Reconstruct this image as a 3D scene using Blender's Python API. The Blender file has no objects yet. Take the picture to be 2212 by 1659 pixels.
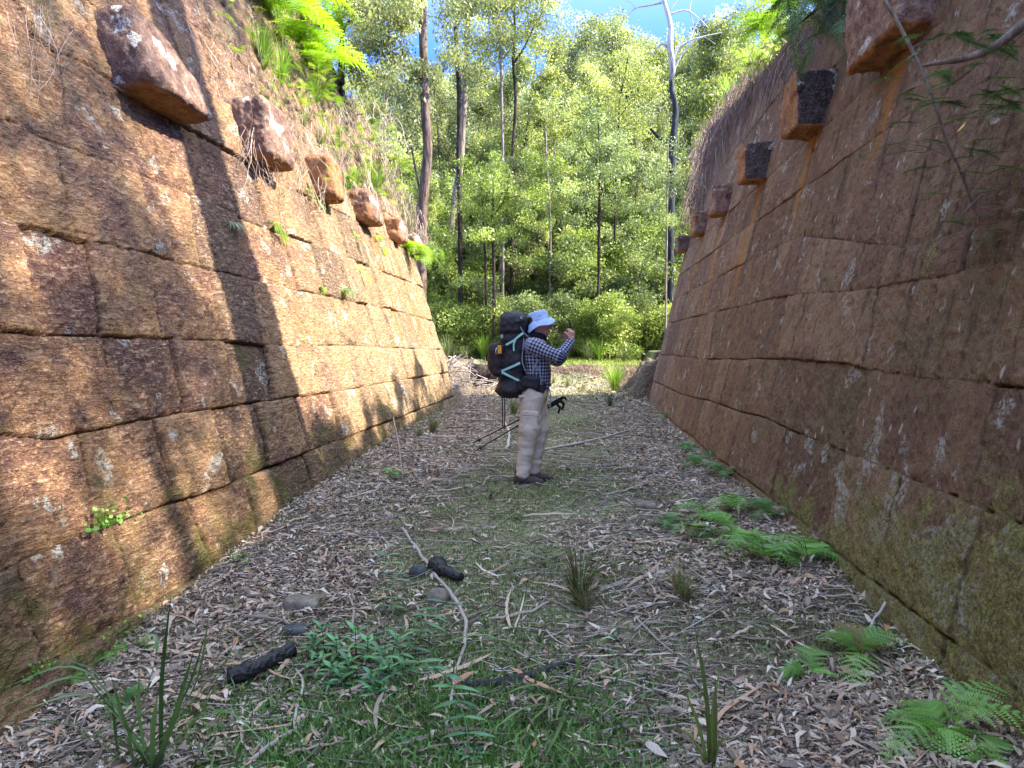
import bpy, math, random
import numpy as np
from mathutils import Vector, Matrix
random.seed(7); RNG = np.random.default_rng(7)
scene = bpy.context.scene
COL = scene.collection
# ------------------------------------------------------------------ camera
F = 1530.; U0, V0 = 1106., 829.5; VPX, VPY = 1255., 750.
TH = math.atan((V0-VPY)/F); PSI = math.atan((VPX-U0)/F*math.cos(TH)); CZ = 1.41
cam_data = bpy.data.cameras.new("camera"); cam = bpy.data.objects.new("camera", cam_data); COL.objects.link(cam)
cam_data.sensor_width = 36.0; cam_data.sensor_fit = 'HORIZONTAL'; cam_data.lens = 36.0*F/2212.
cam_data.clip_end = 3000; cam_data.clip_start = 0.05
cam.location = (0, 0, CZ); cam.rotation_euler = (math.pi/2-TH, 0, PSI)
scene.camera = cam
# ------------------------------------------------------------------ sky, sun, exposure
SUN_EL = math.radians(44.8); SUN_AZ = math.radians(91)      # azimuth measured from +Y towards +X
world = bpy.data.worlds.new("World"); scene.world = world; world.use_nodes = True
wn = world.node_tree.nodes; wl = world.node_tree.links
bg = wn["Background"]; sky = wn.new("ShaderNodeTexSky"); sky.sky_type = 'NISHITA'; sky.sun_disc = False
sky.sun_elevation = SUN_EL; sky.sun_rotation = SUN_AZ; sky.air_density = 1.0; sky.dust_density = 0.3; sky.ozone_density = 2.5

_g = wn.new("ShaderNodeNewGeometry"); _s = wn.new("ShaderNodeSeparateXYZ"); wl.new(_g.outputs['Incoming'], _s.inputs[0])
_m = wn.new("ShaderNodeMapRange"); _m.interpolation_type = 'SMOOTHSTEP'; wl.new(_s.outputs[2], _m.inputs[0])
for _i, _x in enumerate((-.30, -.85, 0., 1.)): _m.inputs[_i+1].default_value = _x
_t = wn.new("ShaderNodeMix"); _t.data_type = 'RGBA'; wl.new(_m.outputs[0], _t.inputs[0]); _t.inputs[6].default_value = (.05, .165, .52, 1); _t.inputs[7].default_value = (1.72, 1.33, .98, 1)  # sky tint: darker, bluer low down; overhead boosted and warmed to lift the shade
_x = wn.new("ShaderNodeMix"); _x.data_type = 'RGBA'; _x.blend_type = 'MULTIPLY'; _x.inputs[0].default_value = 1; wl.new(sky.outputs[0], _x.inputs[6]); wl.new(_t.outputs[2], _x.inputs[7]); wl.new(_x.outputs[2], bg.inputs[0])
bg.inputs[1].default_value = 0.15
sun_data = bpy.data.lights.new("sun", 'SUN'); sun_data.energy = 2.3; sun_data.angle = math.radians(0.53); sun_data.color = (1, .93, .82)
sun = bpy.data.objects.new("sun", sun_data); COL.objects.link(sun)
sd = Vector((math.sin(SUN_AZ)*math.cos(SUN_EL), math.cos(SUN_AZ)*math.cos(SUN_EL), math.sin(SUN_EL)))
sun.rotation_euler = sd.to_track_quat('Z', 'Y').to_euler(); sun.location = (20, 0, 30)
vs = scene.view_settings; vs.view_transform = 'Standard'; vs.look = 'None'; vs.gamma = 1; vs.use_curve_mapping = False; vs.exposure = 3.15
scene.render.engine = 'CYCLES'
scene.cycles.max_bounces = 6; scene.cycles.diffuse_bounces = 4; scene.cycles.transmission_bounces = 3; scene.cycles.transparent_max_bounces = 4
scene.cycles.use_denoising = True
# ------------------------------------------------------------------ ray helpers (where a thing of the photograph stands)
_r = np.array([math.cos(PSI), math.sin(PSI), 0]); _f0 = np.array([-math.sin(PSI), math.cos(PSI), 0])
_f = _f0*math.cos(TH)+np.array([0, 0, -math.sin(TH)]); _u = _f0*math.sin(TH)+np.array([0, 0, math.cos(TH)])
O = np.array([0, 0, CZ])
def ray(u, v):
    d = _f+_r*((u-U0)/F)-_u*((v-V0)/F); return d/d[1]
def at(u, v, Y): return ray(u, v)*Y+O
XL, BL = 2.684, .2957          # left wall: x = -(XL + BL z)
XR, BR = 1.650, .2277          # right wall: x = XR + BR z
def onL(u, v, off=0):
    d = ray(u, v); return d*(-(XL-off+BL*CZ)/(d[0]+BL*d[2]))+O
def onR(u, v, off=0):
    d = ray(u, v); return d*((XR-off+BR*CZ)/(d[0]-BR*d[2]))+O
def zpt(u, v, z=0):
    d = ray(u, v); return d*((z-CZ)/d[2])+O
# ------------------------------------------------------------------ noise
def _h(ix, iy, iz, s):
    n = (ix.astype(np.int64)*374761393+iy.astype(np.int64)*668265263+iz.astype(np.int64)*2147483647+s*974634777) & 0xffffffff
    n = ((n ^ (n >> 13))*1274126177) & 0xffffffff
    n = ((n ^ (n >> 16))*2246822519) & 0xffffffff
    return ((n ^ (n >> 15)) & 0xffffff)/float(0xffffff)
def vn(x, y, z=None, s=0):
    x = np.asarray(x, float); y = np.asarray(y, float)
    z = np.zeros_like(x) if z is None else np.asarray(z, float)
    x, y, z = np.broadcast_arrays(x, y, z)
    ix, iy, iz = np.floor(x), np.floor(y), np.floor(z); fx, fy, fz = x-ix, y-iy, z-iz
    fx, fy, fz = [f*f*(3-2*f) for f in (fx, fy, fz)]
    flat = not np.any(fz)
    r = 0
    for dz in ((0,) if flat else (0, 1)):
        wz = 1 if flat else (fz if dz else 1-fz)
        a = _h(ix, iy, iz+dz, s)*(1-fx)+_h(ix+1, iy, iz+dz, s)*fx
        b = _h(ix, iy+1, iz+dz, s)*(1-fx)+_h(ix+1, iy+1, iz+dz, s)*fx
        r = r+wz*(a*(1-fy)+b*fy)
    return r*2-1
def fbm(x, y, z=None, s=0, o=4, g=.5):
    t = 0; a = 1.; n = 0
    for k in range(o):
        t = t+a*vn(np.asarray(x)*2**k+17.3*k, np.asarray(y)*2**k+9.1*k, None if z is None else np.asarray(z)*2**k, s+k); n += a; a *= g
    return t/n
def sstep(x): x = np.clip(x, 0, 1); return x*x*(3-2*x)
# ------------------------------------------------------------------ mesh helpers
def mk_mesh(name, V, faces, attrs=None, smooth=True, mat=None):
    """faces: list of int arrays (M,k); attrs: name -> (N,) or (N,3)"""
    V = np.asarray(V, np.float32); me = bpy.data.meshes.new(name)
    if not isinstance(faces, list): faces = [faces]
    faces = [np.asarray(f, np.int32) for f in faces if len(f)]
    me.vertices.add(len(V)); me.vertices.foreach_set('co', V.ravel())
    nl = sum(f.size for f in faces); me.loops.add(nl)
    me.loops.foreach_set('vertex_index', np.concatenate([f.ravel() for f in faces]))
    npoly = sum(len(f) for f in faces); me.polygons.add(npoly)
    tot = np.concatenate([np.full(len(f), f.shape[1], np.int32) for f in faces])
    st = np.concatenate([[0], np.cumsum(tot)[:-1]]).astype(np.int32)
    me.polygons.foreach_set('loop_start', st); me.polygons.foreach_set('loop_total', tot)
    me.polygons.foreach_set('use_smooth', np.full(npoly, smooth))
    me.update(calc_edges=True)
    for k, a in (attrs or {}).items():
        a = np.asarray(a, np.float32)
        if a.ndim == 1:
            at_ = me.attributes.new(k, 'FLOAT', 'POINT'); at_.data.foreach_set('value', a)
        else:
            at_ = me.attributes.new(k, 'FLOAT_VECTOR', 'POINT'); at_.data.foreach_set('vector', a.ravel())
    if mat is not None: me.materials.append(mat)
    return me
def link(name, me, parent=None, loc=None, label=None, cat=None, group=None, kind=None):
    o = bpy.data.objects.new(name, me); COL.objects.link(o)
    if loc is not None: o.location = loc
    if parent is not None: o.parent = parent
    if label: o['label'] = label
    if cat: o['category'] = cat
    if group: o['group'] = group
    if kind: o['kind'] = kind
    return o
def empty(name, loc, label, cat, group=None, rz=0):
    o = link(name, None, None, loc, label, cat, group); o.rotation_euler.z = rz; o.empty_display_size = .1
    return o
def dup(o, loc, rz=0, sc=1, label=None, group=None):
    c = o.copy(); COL.objects.link(c); c.location = loc; c.rotation_euler = (o.rotation_euler.x, o.rotation_euler.y, rz)
    c.scale = (sc, sc, sc) if not hasattr(sc, '__len__') else sc
    if label: c['label'] = label
    if group: c['group'] = group
    for ch in o.children:
        d = ch.copy(); COL.objects.link(d); d.parent = c
    return c
class Buf:
    """collects geometry into one mesh"""
    def __init__(s): s.V = []; s.T = []; s.Q = []; s.A = []; s.n = 0
    def add(s, V, T=None, Q=None, a=0.5):
        V = np.asarray(V, float).reshape(-1, 3)
        if T is not None and len(T): s.T.append(np.asarray(T, np.int64).reshape(-1, 3)+s.n)
        if Q is not None and len(Q): s.Q.append(np.asarray(Q, np.int64).reshape(-1, 4)+s.n)
        s.V.append(V); s.A.append(np.broadcast_to(np.asarray(a, float), (len(V),))); s.n += len(V)
    def mesh(s, name, mat, smooth=True, extra=None):
        V = np.concatenate(s.V); f = []
        if s.T: f.append(np.concatenate(s.T))
        if s.Q: f.append(np.concatenate(s.Q))
        return mk_mesh(name, V, f, {'tint': np.concatenate(s.A), **(extra or {})}, smooth, mat)
    def tube(s, P, R, k=6, a=.5, cap=True, noise=0.):
        P = np.asarray(P, float); n = len(P); R = np.broadcast_to(np.asarray(R, float), (n,))
        T = np.gradient(P, axis=0); T /= np.linalg.norm(T, axis=1)[:, None]+1e-9
        up = np.array([0, 0, 1.]) if abs(T[0][2]) < .9 else np.array([0, 1., 0])
        A_ = np.cross(T, up); A_ /= np.linalg.norm(A_, axis=1)[:, None]+1e-9; B_ = np.cross(T, A_)
        th = np.arange(k)*2*math.pi/k
        V = P[:, None]+R[:, None, None]*(A_[:, None]*np.cos(th)[None, :, None]+B_[:, None]*np.sin(th)[None, :, None])
        if noise:
            c = V.reshape(-1, 3); nn = fbm(c[:, 0]*3/noise*.05, c[:, 1]*3/noise*.05, c[:, 2]*.6/noise*.05, s=3, o=3).reshape(n, k)
            V = P[:, None]+(V-P[:, None])*(1+.35*nn)[..., None]
        i = np.arange(n-1)[:, None]*k; j = np.arange(k)[None]; j2 = (j+1) % k
        Q = np.stack([i+j, i+j2, i+k+j2, i+k+j], -1).reshape(-1, 4)
        V = V.reshape(-1, 3); T_ = []
        if cap:
            V = np.vstack([V, P[:1], P[-1:]]); a0, a1 = n*k, n*k+1
            for q in range(k):
                T_.append((a0, (q+1) % k, q)); T_.append((a1, (n-1)*k+q, (n-1)*k+(q+1) % k))
        s.add(V, T_, Q, a)
def spline(P, n=20):
    P = np.asarray(P, float)
    if len(P) == 2: return P[0]+(P[1]-P[0])*np.linspace(0, 1, n)[:, None]
    d = np.concatenate([[0], np.cumsum(np.linalg.norm(np.diff(P, axis=0), axis=1))]); t = np.linspace(0, d[-1], n)
    out = np.zeros((n, 3)); m = np.gradient(P, d, axis=0)
    for q, tt in enumerate(t):
        i = min(max(np.searchsorted(d, tt)-1, 0), len(P)-2); h = d[i+1]-d[i]; x = (tt-d[i])/h
        out[q] = (2*x**3-3*x*x+1)*P[i]+(x**3-2*x*x+x)*h*m[i]+(-2*x**3+3*x*x)*P[i+1]+(x**3-x*x)*h*m[i+1]
    return out
def surfnet(D, org, h):
    """surface nets: inside D<0 -> verts, quads"""
    nx, ny, nz = D.shape; S = D < 0
    cnt = np.zeros((nx-1, ny-1, nz-1)); acc = np.zeros((nx-1, ny-1, nz-1, 3), np.float32); quads = []
    Gs = []
    for a in range(3):
        sl0 = [slice(None)]*3; sl1 = [slice(None)]*3; sl0[a] = slice(0, -1); sl1[a] = slice(1, None)
        m = S[tuple(sl0)] != S[tuple(sl1)]; idx = np.argwhere(m)
        d0 = D[tuple(sl0)][m]; d1 = D[tuple(sl1)][m]; p = idx.astype(np.float32); p[:, a] += d0/(d0-d1)
        b, c = [q for q in range(3) if q != a]
        ok = np.ones(len(idx), bool)
        for db in (0, -1):
            for dc in (0, -1):
                q = idx.copy(); q[:, b] += db; q[:, c] += dc
                v = ((q >= 0) & (q < np.array([nx-1, ny-1, nz-1]))).all(1); ok &= v
                qq = q[v]; np.add.at(cnt, tuple(qq.T), 1); np.add.at(acc, tuple(qq.T), p[v])
        Gs.append((a, b, c, idx[ok], (d0 < 0)[ok]))
    act = cnt > 0; vid = -np.ones(cnt.shape, np.int64); vid[act] = np.arange(act.sum())
    V = acc[act]/cnt[act][:, None]*h+np.asarray(org)
    for a, b, c, idx, neg in Gs:
        o = []
        for db, dc in ((0, 0), (-1, 0), (-1, -1), (0, -1)):
            q = idx.copy(); q[:, b] += db; q[:, c] += dc; o.append(vid[tuple(q.T)])
        q = np.stack(o, 1); fl = neg if a != 1 else ~neg
        q[~fl] = q[~fl][:, ::-1]; quads.append(q)
    return V, np.concatenate(quads)
class SDF:
    def __init__(s, lo, hi, h):
        s.lo = np.array(lo, float); s.h = h; s.n = np.ceil((np.array(hi)-lo)/h).astype(int)+1
        s.D = np.full(tuple(s.n), .08, np.float32)
    def grid(s, lo, hi):
        i0 = np.clip(np.floor((np.array(lo)-s.lo)/s.h).astype(int), 0, s.n-1); i1 = np.clip(np.ceil((np.array(hi)-s.lo)/s.h).astype(int)+1, 1, s.n)
        ax = [s.lo[k]+np.arange(i0[k], i1[k])*s.h for k in range(3)]
        return tuple(slice(i0[k], i1[k]) for k in range(3)), ax[0][:, None, None], ax[1][None, :, None], ax[2][None, None, :]
    def _put(s, sl, d, k, sub=False):
        A = s.D[sl]
        if sub: s.D[sl] = np.maximum(A, -d); return
        if k <= 0: s.D[sl] = np.minimum(A, d); return
        hh = np.maximum(k-np.abs(A-d), 0)/k; s.D[sl] = np.minimum(A, d)-hh*hh*k*.25
    def cap(s, a, b, ra, rb=None, k=.02, sub=False, sq=(1, 1, 1)):
        a = np.array(a, float); b = np.array(b, float); rb = ra if rb is None else rb; m = max(ra, rb)/min(sq)+k+.05
        sl, X, Y, Z = s.grid(np.minimum(a, b)-m, np.maximum(a, b)+m); ba = b-a; L = max(ba@ba, 1e-12)
        t = np.clip(((X-a[0])*ba[0]+(Y-a[1])*ba[1]+(Z-a[2])*ba[2])/L, 0, 1)
        d = np.sqrt(((X-a[0]-t*ba[0])*sq[0])**2+((Y-a[1]-t*ba[1])*sq[1])**2+((Z-a[2]-t*ba[2])*sq[2])**2)-(ra+(rb-ra)*t)
        s._put(sl, d, k, sub)
    def ell(s, c, r, k=.02, rot=0, sub=False):
        c = np.array(c, float); r = np.array(r, float); m = r.max()+k+.05
        sl, X, Y, Z = s.grid(c-m, c+m); x, y, z = X-c[0], Y-c[1], Z-c[2]
        if rot: cr, sr = math.cos(rot), math.sin(rot); x, z = x*cr+z*sr, -x*sr+z*cr
        q = np.sqrt((x/r[0])**2+(y/r[1])**2+(z/r[2])**2); d = (q-1)*r.min()
        s._put(sl, d, k, sub)
    def box(s, c, hs, rr, k=.02, rot=0, sub=False):
        c = np.array(c, float); hs = np.array(hs, float)-rr; m = np.linalg.norm(hs)+rr+k+.05
        sl, X, Y, Z = s.grid(c-m, c+m); x, y, z = X-c[0], Y-c[1], Z-c[2]
        if rot: cr, sr = math.cos(rot), math.sin(rot); x, z = x*cr+z*sr, -x*sr+z*cr
        ax, ay, az = np.abs(x)-hs[0], np.abs(y)-hs[1], np.abs(z)-hs[2]
        d = np.sqrt(np.maximum(ax, 0)**2+np.maximum(ay, 0)**2+np.maximum(az, 0)**2)+np.minimum(np.maximum(ax, np.maximum(ay, az)), 0)-rr
        s._put(sl, d, k, sub)
    def warp(s, f, amp):
        X = s.lo[0]+np.arange(s.n[0])[:, None, None]*s.h; Y = s.lo[1]+np.arange(s.n[1])[None, :, None]*s.h; Z = s.lo[2]+np.arange(s.n[2])[None, None, :]*s.h
        m = np.abs(s.D) < .03; x, y, z = np.broadcast_arrays(X, Y, Z); s.D[m] += (amp*f(x[m], y[m], z[m])).astype(np.float32)
    def build(s): return surfnet(s.D, s.lo, s.h)
# ------------------------------------------------------------------ material helpers
class M:
    def __init__(s, name):
        s.m = bpy.data.materials.new(name); s.m.use_nodes = True; s.t = s.m.node_tree; s.N = s.t.nodes; s.L = s.t.links
        s.b = s.N["Principled BSDF"]; s.b.inputs['Roughness'].default_value = .85; s.b.inputs['Specular IOR Level'].default_value = .25
    def n(s, t, **k):
        o = s.N.new(t)
        for a, v in k.items(): setattr(o, a, v)
        return o
    def put(s, sock, v):
        if isinstance(v, bpy.types.NodeSocket): s.L.new(v, sock)
        elif isinstance(v, (tuple, list)) and len(v) == 3 and sock.type == 'RGBA': sock.default_value = (*v, 1)
        else: sock.default_value = v
    def geo(s): return s.n('ShaderNodeNewGeometry').outputs['Position']
    def obj(s): return s.n('ShaderNodeTexCoord').outputs['Object']
    def rnd(s): return s.n('ShaderNodeObjectInfo').outputs['Random']
    def attr(s, n, vec=False):
        a = s.n('ShaderNodeAttribute', attribute_name=n); return a.outputs['Vector' if vec else 'Fac']
    def map(s, v, sc=(1, 1, 1), rot=(0, 0, 0), loc=(0, 0, 0)):
        m = s.n('ShaderNodeMapping'); s.put(m.inputs[0], v); m.inputs['Scale'].default_value = sc; m.inputs['Rotation'].default_value = rot; m.inputs['Location'].default_value = loc
        return m.outputs[0]
    def noise(s, v, sc, d=4, r=.6, dist=0):
        q = s.n('ShaderNodeTexNoise'); s.put(q.inputs['Vector'], v); q.inputs['Scale'].default_value = sc; q.inputs['Detail'].default_value = d
        q.inputs['Roughness'].default_value = r; q.inputs['Distortion'].default_value = dist; return q.outputs['Fac']
    def vor(s, v, sc, out='Distance', rnd=1, feat='F1'):
        q = s.n('ShaderNodeTexVoronoi'); q.feature = feat; s.put(q.inputs['Vector'], v); q.inputs['Scale'].default_value = sc
        q.inputs['Randomness'].default_value = rnd; return q.outputs[out]
    def ramp(s, f, st, interp='LINEAR'):
        r = s.n('ShaderNodeValToRGB'); s.put(r.inputs[0], f); e = r.color_ramp.elements; r.color_ramp.interpolation = interp
        while len(e) < len(st): e.new(.5)
        for q, (p, c) in zip(e, st):
            q.position = p; q.color = (*c, 1) if hasattr(c, '__len__') else (c, c, c, 1)
        return r.outputs[0]
    def mix(s, f, a, b, mode='MIX'):
        q = s.n('ShaderNodeMix', data_type='RGBA', blend_type=mode); s.put(q.inputs[0], f); s.put(q.inputs[6], a); s.put(q.inputs[7], b); return q.outputs[2]
    def math(s, op, a, b=0., c=0., clamp=False):
        q = s.n('ShaderNodeMath', operation=op, use_clamp=clamp); s.put(q.inputs[0], a); s.put(q.inputs[1], b); s.put(q.inputs[2], c); return q.outputs[0]
    def mr(s, v, a, b, c=0., d=1.):
        q = s.n('ShaderNodeMapRange', interpolation_type='SMOOTHSTEP'); s.put(q.inputs[0], v)
        for i, x in enumerate((a, b, c, d)): q.inputs[i+1].default_value = x
        return q.outputs[0]
    def sep(s, v): q = s.n('ShaderNodeSeparateXYZ'); s.put(q.inputs[0], v); return q.outputs
    def bump(s, h, dist=.01, st=1.):
        q = s.n('ShaderNodeBump'); s.put(q.inputs['Height'], h); q.inputs['Distance'].default_value = dist; q.inputs['Strength'].default_value = st
        s.L.new(q.outputs[0], s.b.inputs['Normal']); return q
    def base(s, c): s.put(s.b.inputs['Base Color'], c)
    def done(s, rough=None, spec=None):
        if rough is not None: s.b.inputs['Roughness'].default_value = rough
        if spec is not None: s.b.inputs['Specular IOR Level'].default_value = spec
        return s.m
def leaf_mat(name, dark, mid, light, trans=.35, rough=.5, spec=.3, tcol=None):
    """tint attribute runs dark to light; light passes through the blades"""
    m = M(name); t = m.attr('tint'); r = m.rnd()
    c = m.ramp(m.math('ADD', t, m.math('MULTIPLY_ADD', r, .24, -.12)), [(0.05, dark), (.5, mid), (.95, light)])
    m.base(c); m.b.inputs['Roughness'].default_value = rough; m.b.inputs['Specular IOR Level'].default_value = spec
    tr = m.n('ShaderNodeBsdfTranslucent'); m.put(tr.inputs[0], m.mix(1., c, tcol or (1.25, 1.35, .6), 'MULTIPLY'))
    mx = m.n('ShaderNodeMixShader'); mx.inputs[0].default_value = trans
    m.L.new(m.b.outputs[0], mx.inputs[1]); m.L.new(tr.outputs[0], mx.inputs[2]); m.L.new(mx.outputs[0], m.N['Material Output'].inputs[0])
    return m.m
# ------------------------------------------------------------------ terrain
LY = [-40, 0, 2.85, 3.67, 5.09, 5.97, 7.03, 9.8, 15.4, 18]; LZ = [-.5, -.45, -.35, -.28, -.14, -.06, 0, .10, .19, .2]
RY = [-40, 2.7, 3.46, 4.74, 7.45, 10.46, 17.7]; RZ = [-.1, -.07, -.08, -.01, 0, 0, .06]
LEND, REND = 15.7, 17.8
TOPL = ([-8, 8, 12.6, 13.1, 13.5, 14.6, 15.3, 15.7, 16.2], [7.6, 8.0, 8.0, 7.3, 6.4, 6.0, 5.4, 4.0, 3.6])
TOPR = ([-8, 5.2, 7., 9.3, 10.7, 12.2, 14, 16, 17.8, 18.5], [5.35, 5.35, 6.05, 5.9, 5.98, 6.15, 6.35, 6.7, 6.9, 6.9])
def topL(y): return np.interp(y, *TOPL)
def topR(y): return np.interp(y, *TOPR)
def gz(x, y):
    x = np.asarray(x, float); y = np.asarray(y, float); x, y = np.broadcast_arrays(x, y)
    t = np.clip((x+2.65)/4.3, 0, 1)
    zi = np.interp(y, LY, LZ)*(1-t)+np.interp(y, RY, RZ)*t
    zi = zi+.035*fbm(x*1.3, y*1.3, s=5)+.012*fbm(x*7, y*7, s=6, o=3)
    bl = y+.5*fbm(x*.6, y*.2+3, s=9)
    ze = np.interp(bl, [16, 18, 19.6, 20.6, 21.1, 21.8, 28, 45, 90, 160], [.1, .16, .22, .34, .74, .84, 1.1, 3.2, 9, 12])+.09*fbm(x*1.5, y*1.5, s=11)
    m = sstep((y-16.2)/1.8); z = zi*(1-m)+ze*m
    # small earth mound beside the end of the right wall
    mx = x+.25*fbm(y*2, x*2, s=21); z = z+np.where(y > 16.5, 1, 0)*sstep((mx-1.2)/.6)*sstep((y-17.6)/.5)*(1-sstep((y-19.6)/1.2))*(.85+.2*fbm(x*3, y*3, s=8))
    # the high ground behind each wall
    n1 = .35*fbm(x*.5, y*.5, s=31)+.12*fbm(x*2, y*2, s=32)
    hl = topL(y)+np.clip((-x-4.6)*.16, 0, 5)+n1-.15; hl = np.where(y > LEND-.1, 1.0+(hl-1.0)*(1-sstep((y-LEND+.1)/2.4)), hl)
    hr = topR(y)+np.clip((x-3.4)*.13, 0, 5)+n1-.15; hr = np.where(y > REND-.1, 1.3+(hr-1.3)*(1-sstep((y-REND+.15)/.9)), hr)
    cl = (-x-XL-.32)/BL; cr = (x-XR-.32)/BR
    zl = np.minimum(hl, cl); zr = np.minimum(hr, cr)
    w = sstep((-y-6)/6)          # behind the camera the passage stays open
    return np.where(x < -XL-.2, np.maximum(z, zl), np.where(x > XR+.2, np.maximum(z, zr), z))
def geomspace(a, b, n): return list(np.geomspace(a, b, n))
xs = np.array(sorted(set(np.round([-(4.6+q) for q in geomspace(.15, 395, 34)]+list(np.arange(-4.6, -2.7, .09))+list(np.arange(-2.7, 1.8, .06))+list(np.arange(1.8, 3.6, .09))+[3.6+q for q in geomspace(.15, 395, 34)], 4))))
ys = np.array(sorted(set(np.round([-q for q in geomspace(1, 300, 14)]+list(np.arange(-1, 2, .25))+list(np.arange(2, 9, .05))+list(np.arange(9, 24, .1))+[24+q for q in geomspace(.2, 400, 44)], 4))))
GX, GY = np.meshgrid(xs, ys, indexing='ij'); GZ = gz(GX, GY)
ni, nj = GX.shape; ii = np.arange(ni-1)[:, None]*nj+np.arange(nj-1)[None]
gf = np.stack([ii, ii+nj, ii+nj+1, ii+1], -1).reshape(-1, 4)
m = M('forest_floor'); P = m.geo()
n1 = m.noise(P, 2.2, 5, .65); n2 = m.noise(P, 28, 4, .7); n3 = m.noise(P, .9, 3, .5)
soil = m.ramp(n2, [(.3, (.07, .052, .038)), (.5, (.16, .125, .09)), (.72, (.32, .26, .19))])
moss = m.ramp(n2, [(.3, (.06, .065, .03)), (.5, (.20, .21, .11)), (.7, (.44, .43, .30))])
gx = m.sep(P)
cen = m.math('SUBTRACT', 1., m.math('ABSOLUTE', m.math('MULTIPLY', m.math('ADD', gx[0], .35), .62)))
gm = m.mr(m.math('ADD', n1, m.math('MULTIPLY', cen, .2)), .48, .64)
far = m.mr(gx[1], 21.6, 22.6)
c = m.mix(gm, soil, moss); c = m.mix(m.math('MULTIPLY', far, m.mr(n3, .42, .56)), c, m.mix(n2, (.09, .11, .03), (.30, .31, .10)))
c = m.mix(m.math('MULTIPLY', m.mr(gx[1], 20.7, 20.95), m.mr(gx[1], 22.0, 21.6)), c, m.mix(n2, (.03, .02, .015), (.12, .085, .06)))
m.base(c); m.bump(m.math('ADD', n2, m.noise(P, 90, 3, .7)), .03, .7)
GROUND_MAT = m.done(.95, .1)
link('ground', mk_mesh('ground', np.stack([GX, GY, GZ], -1).reshape(-1, 3), gf, None, True, GROUND_MAT), kind='structure')
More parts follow.
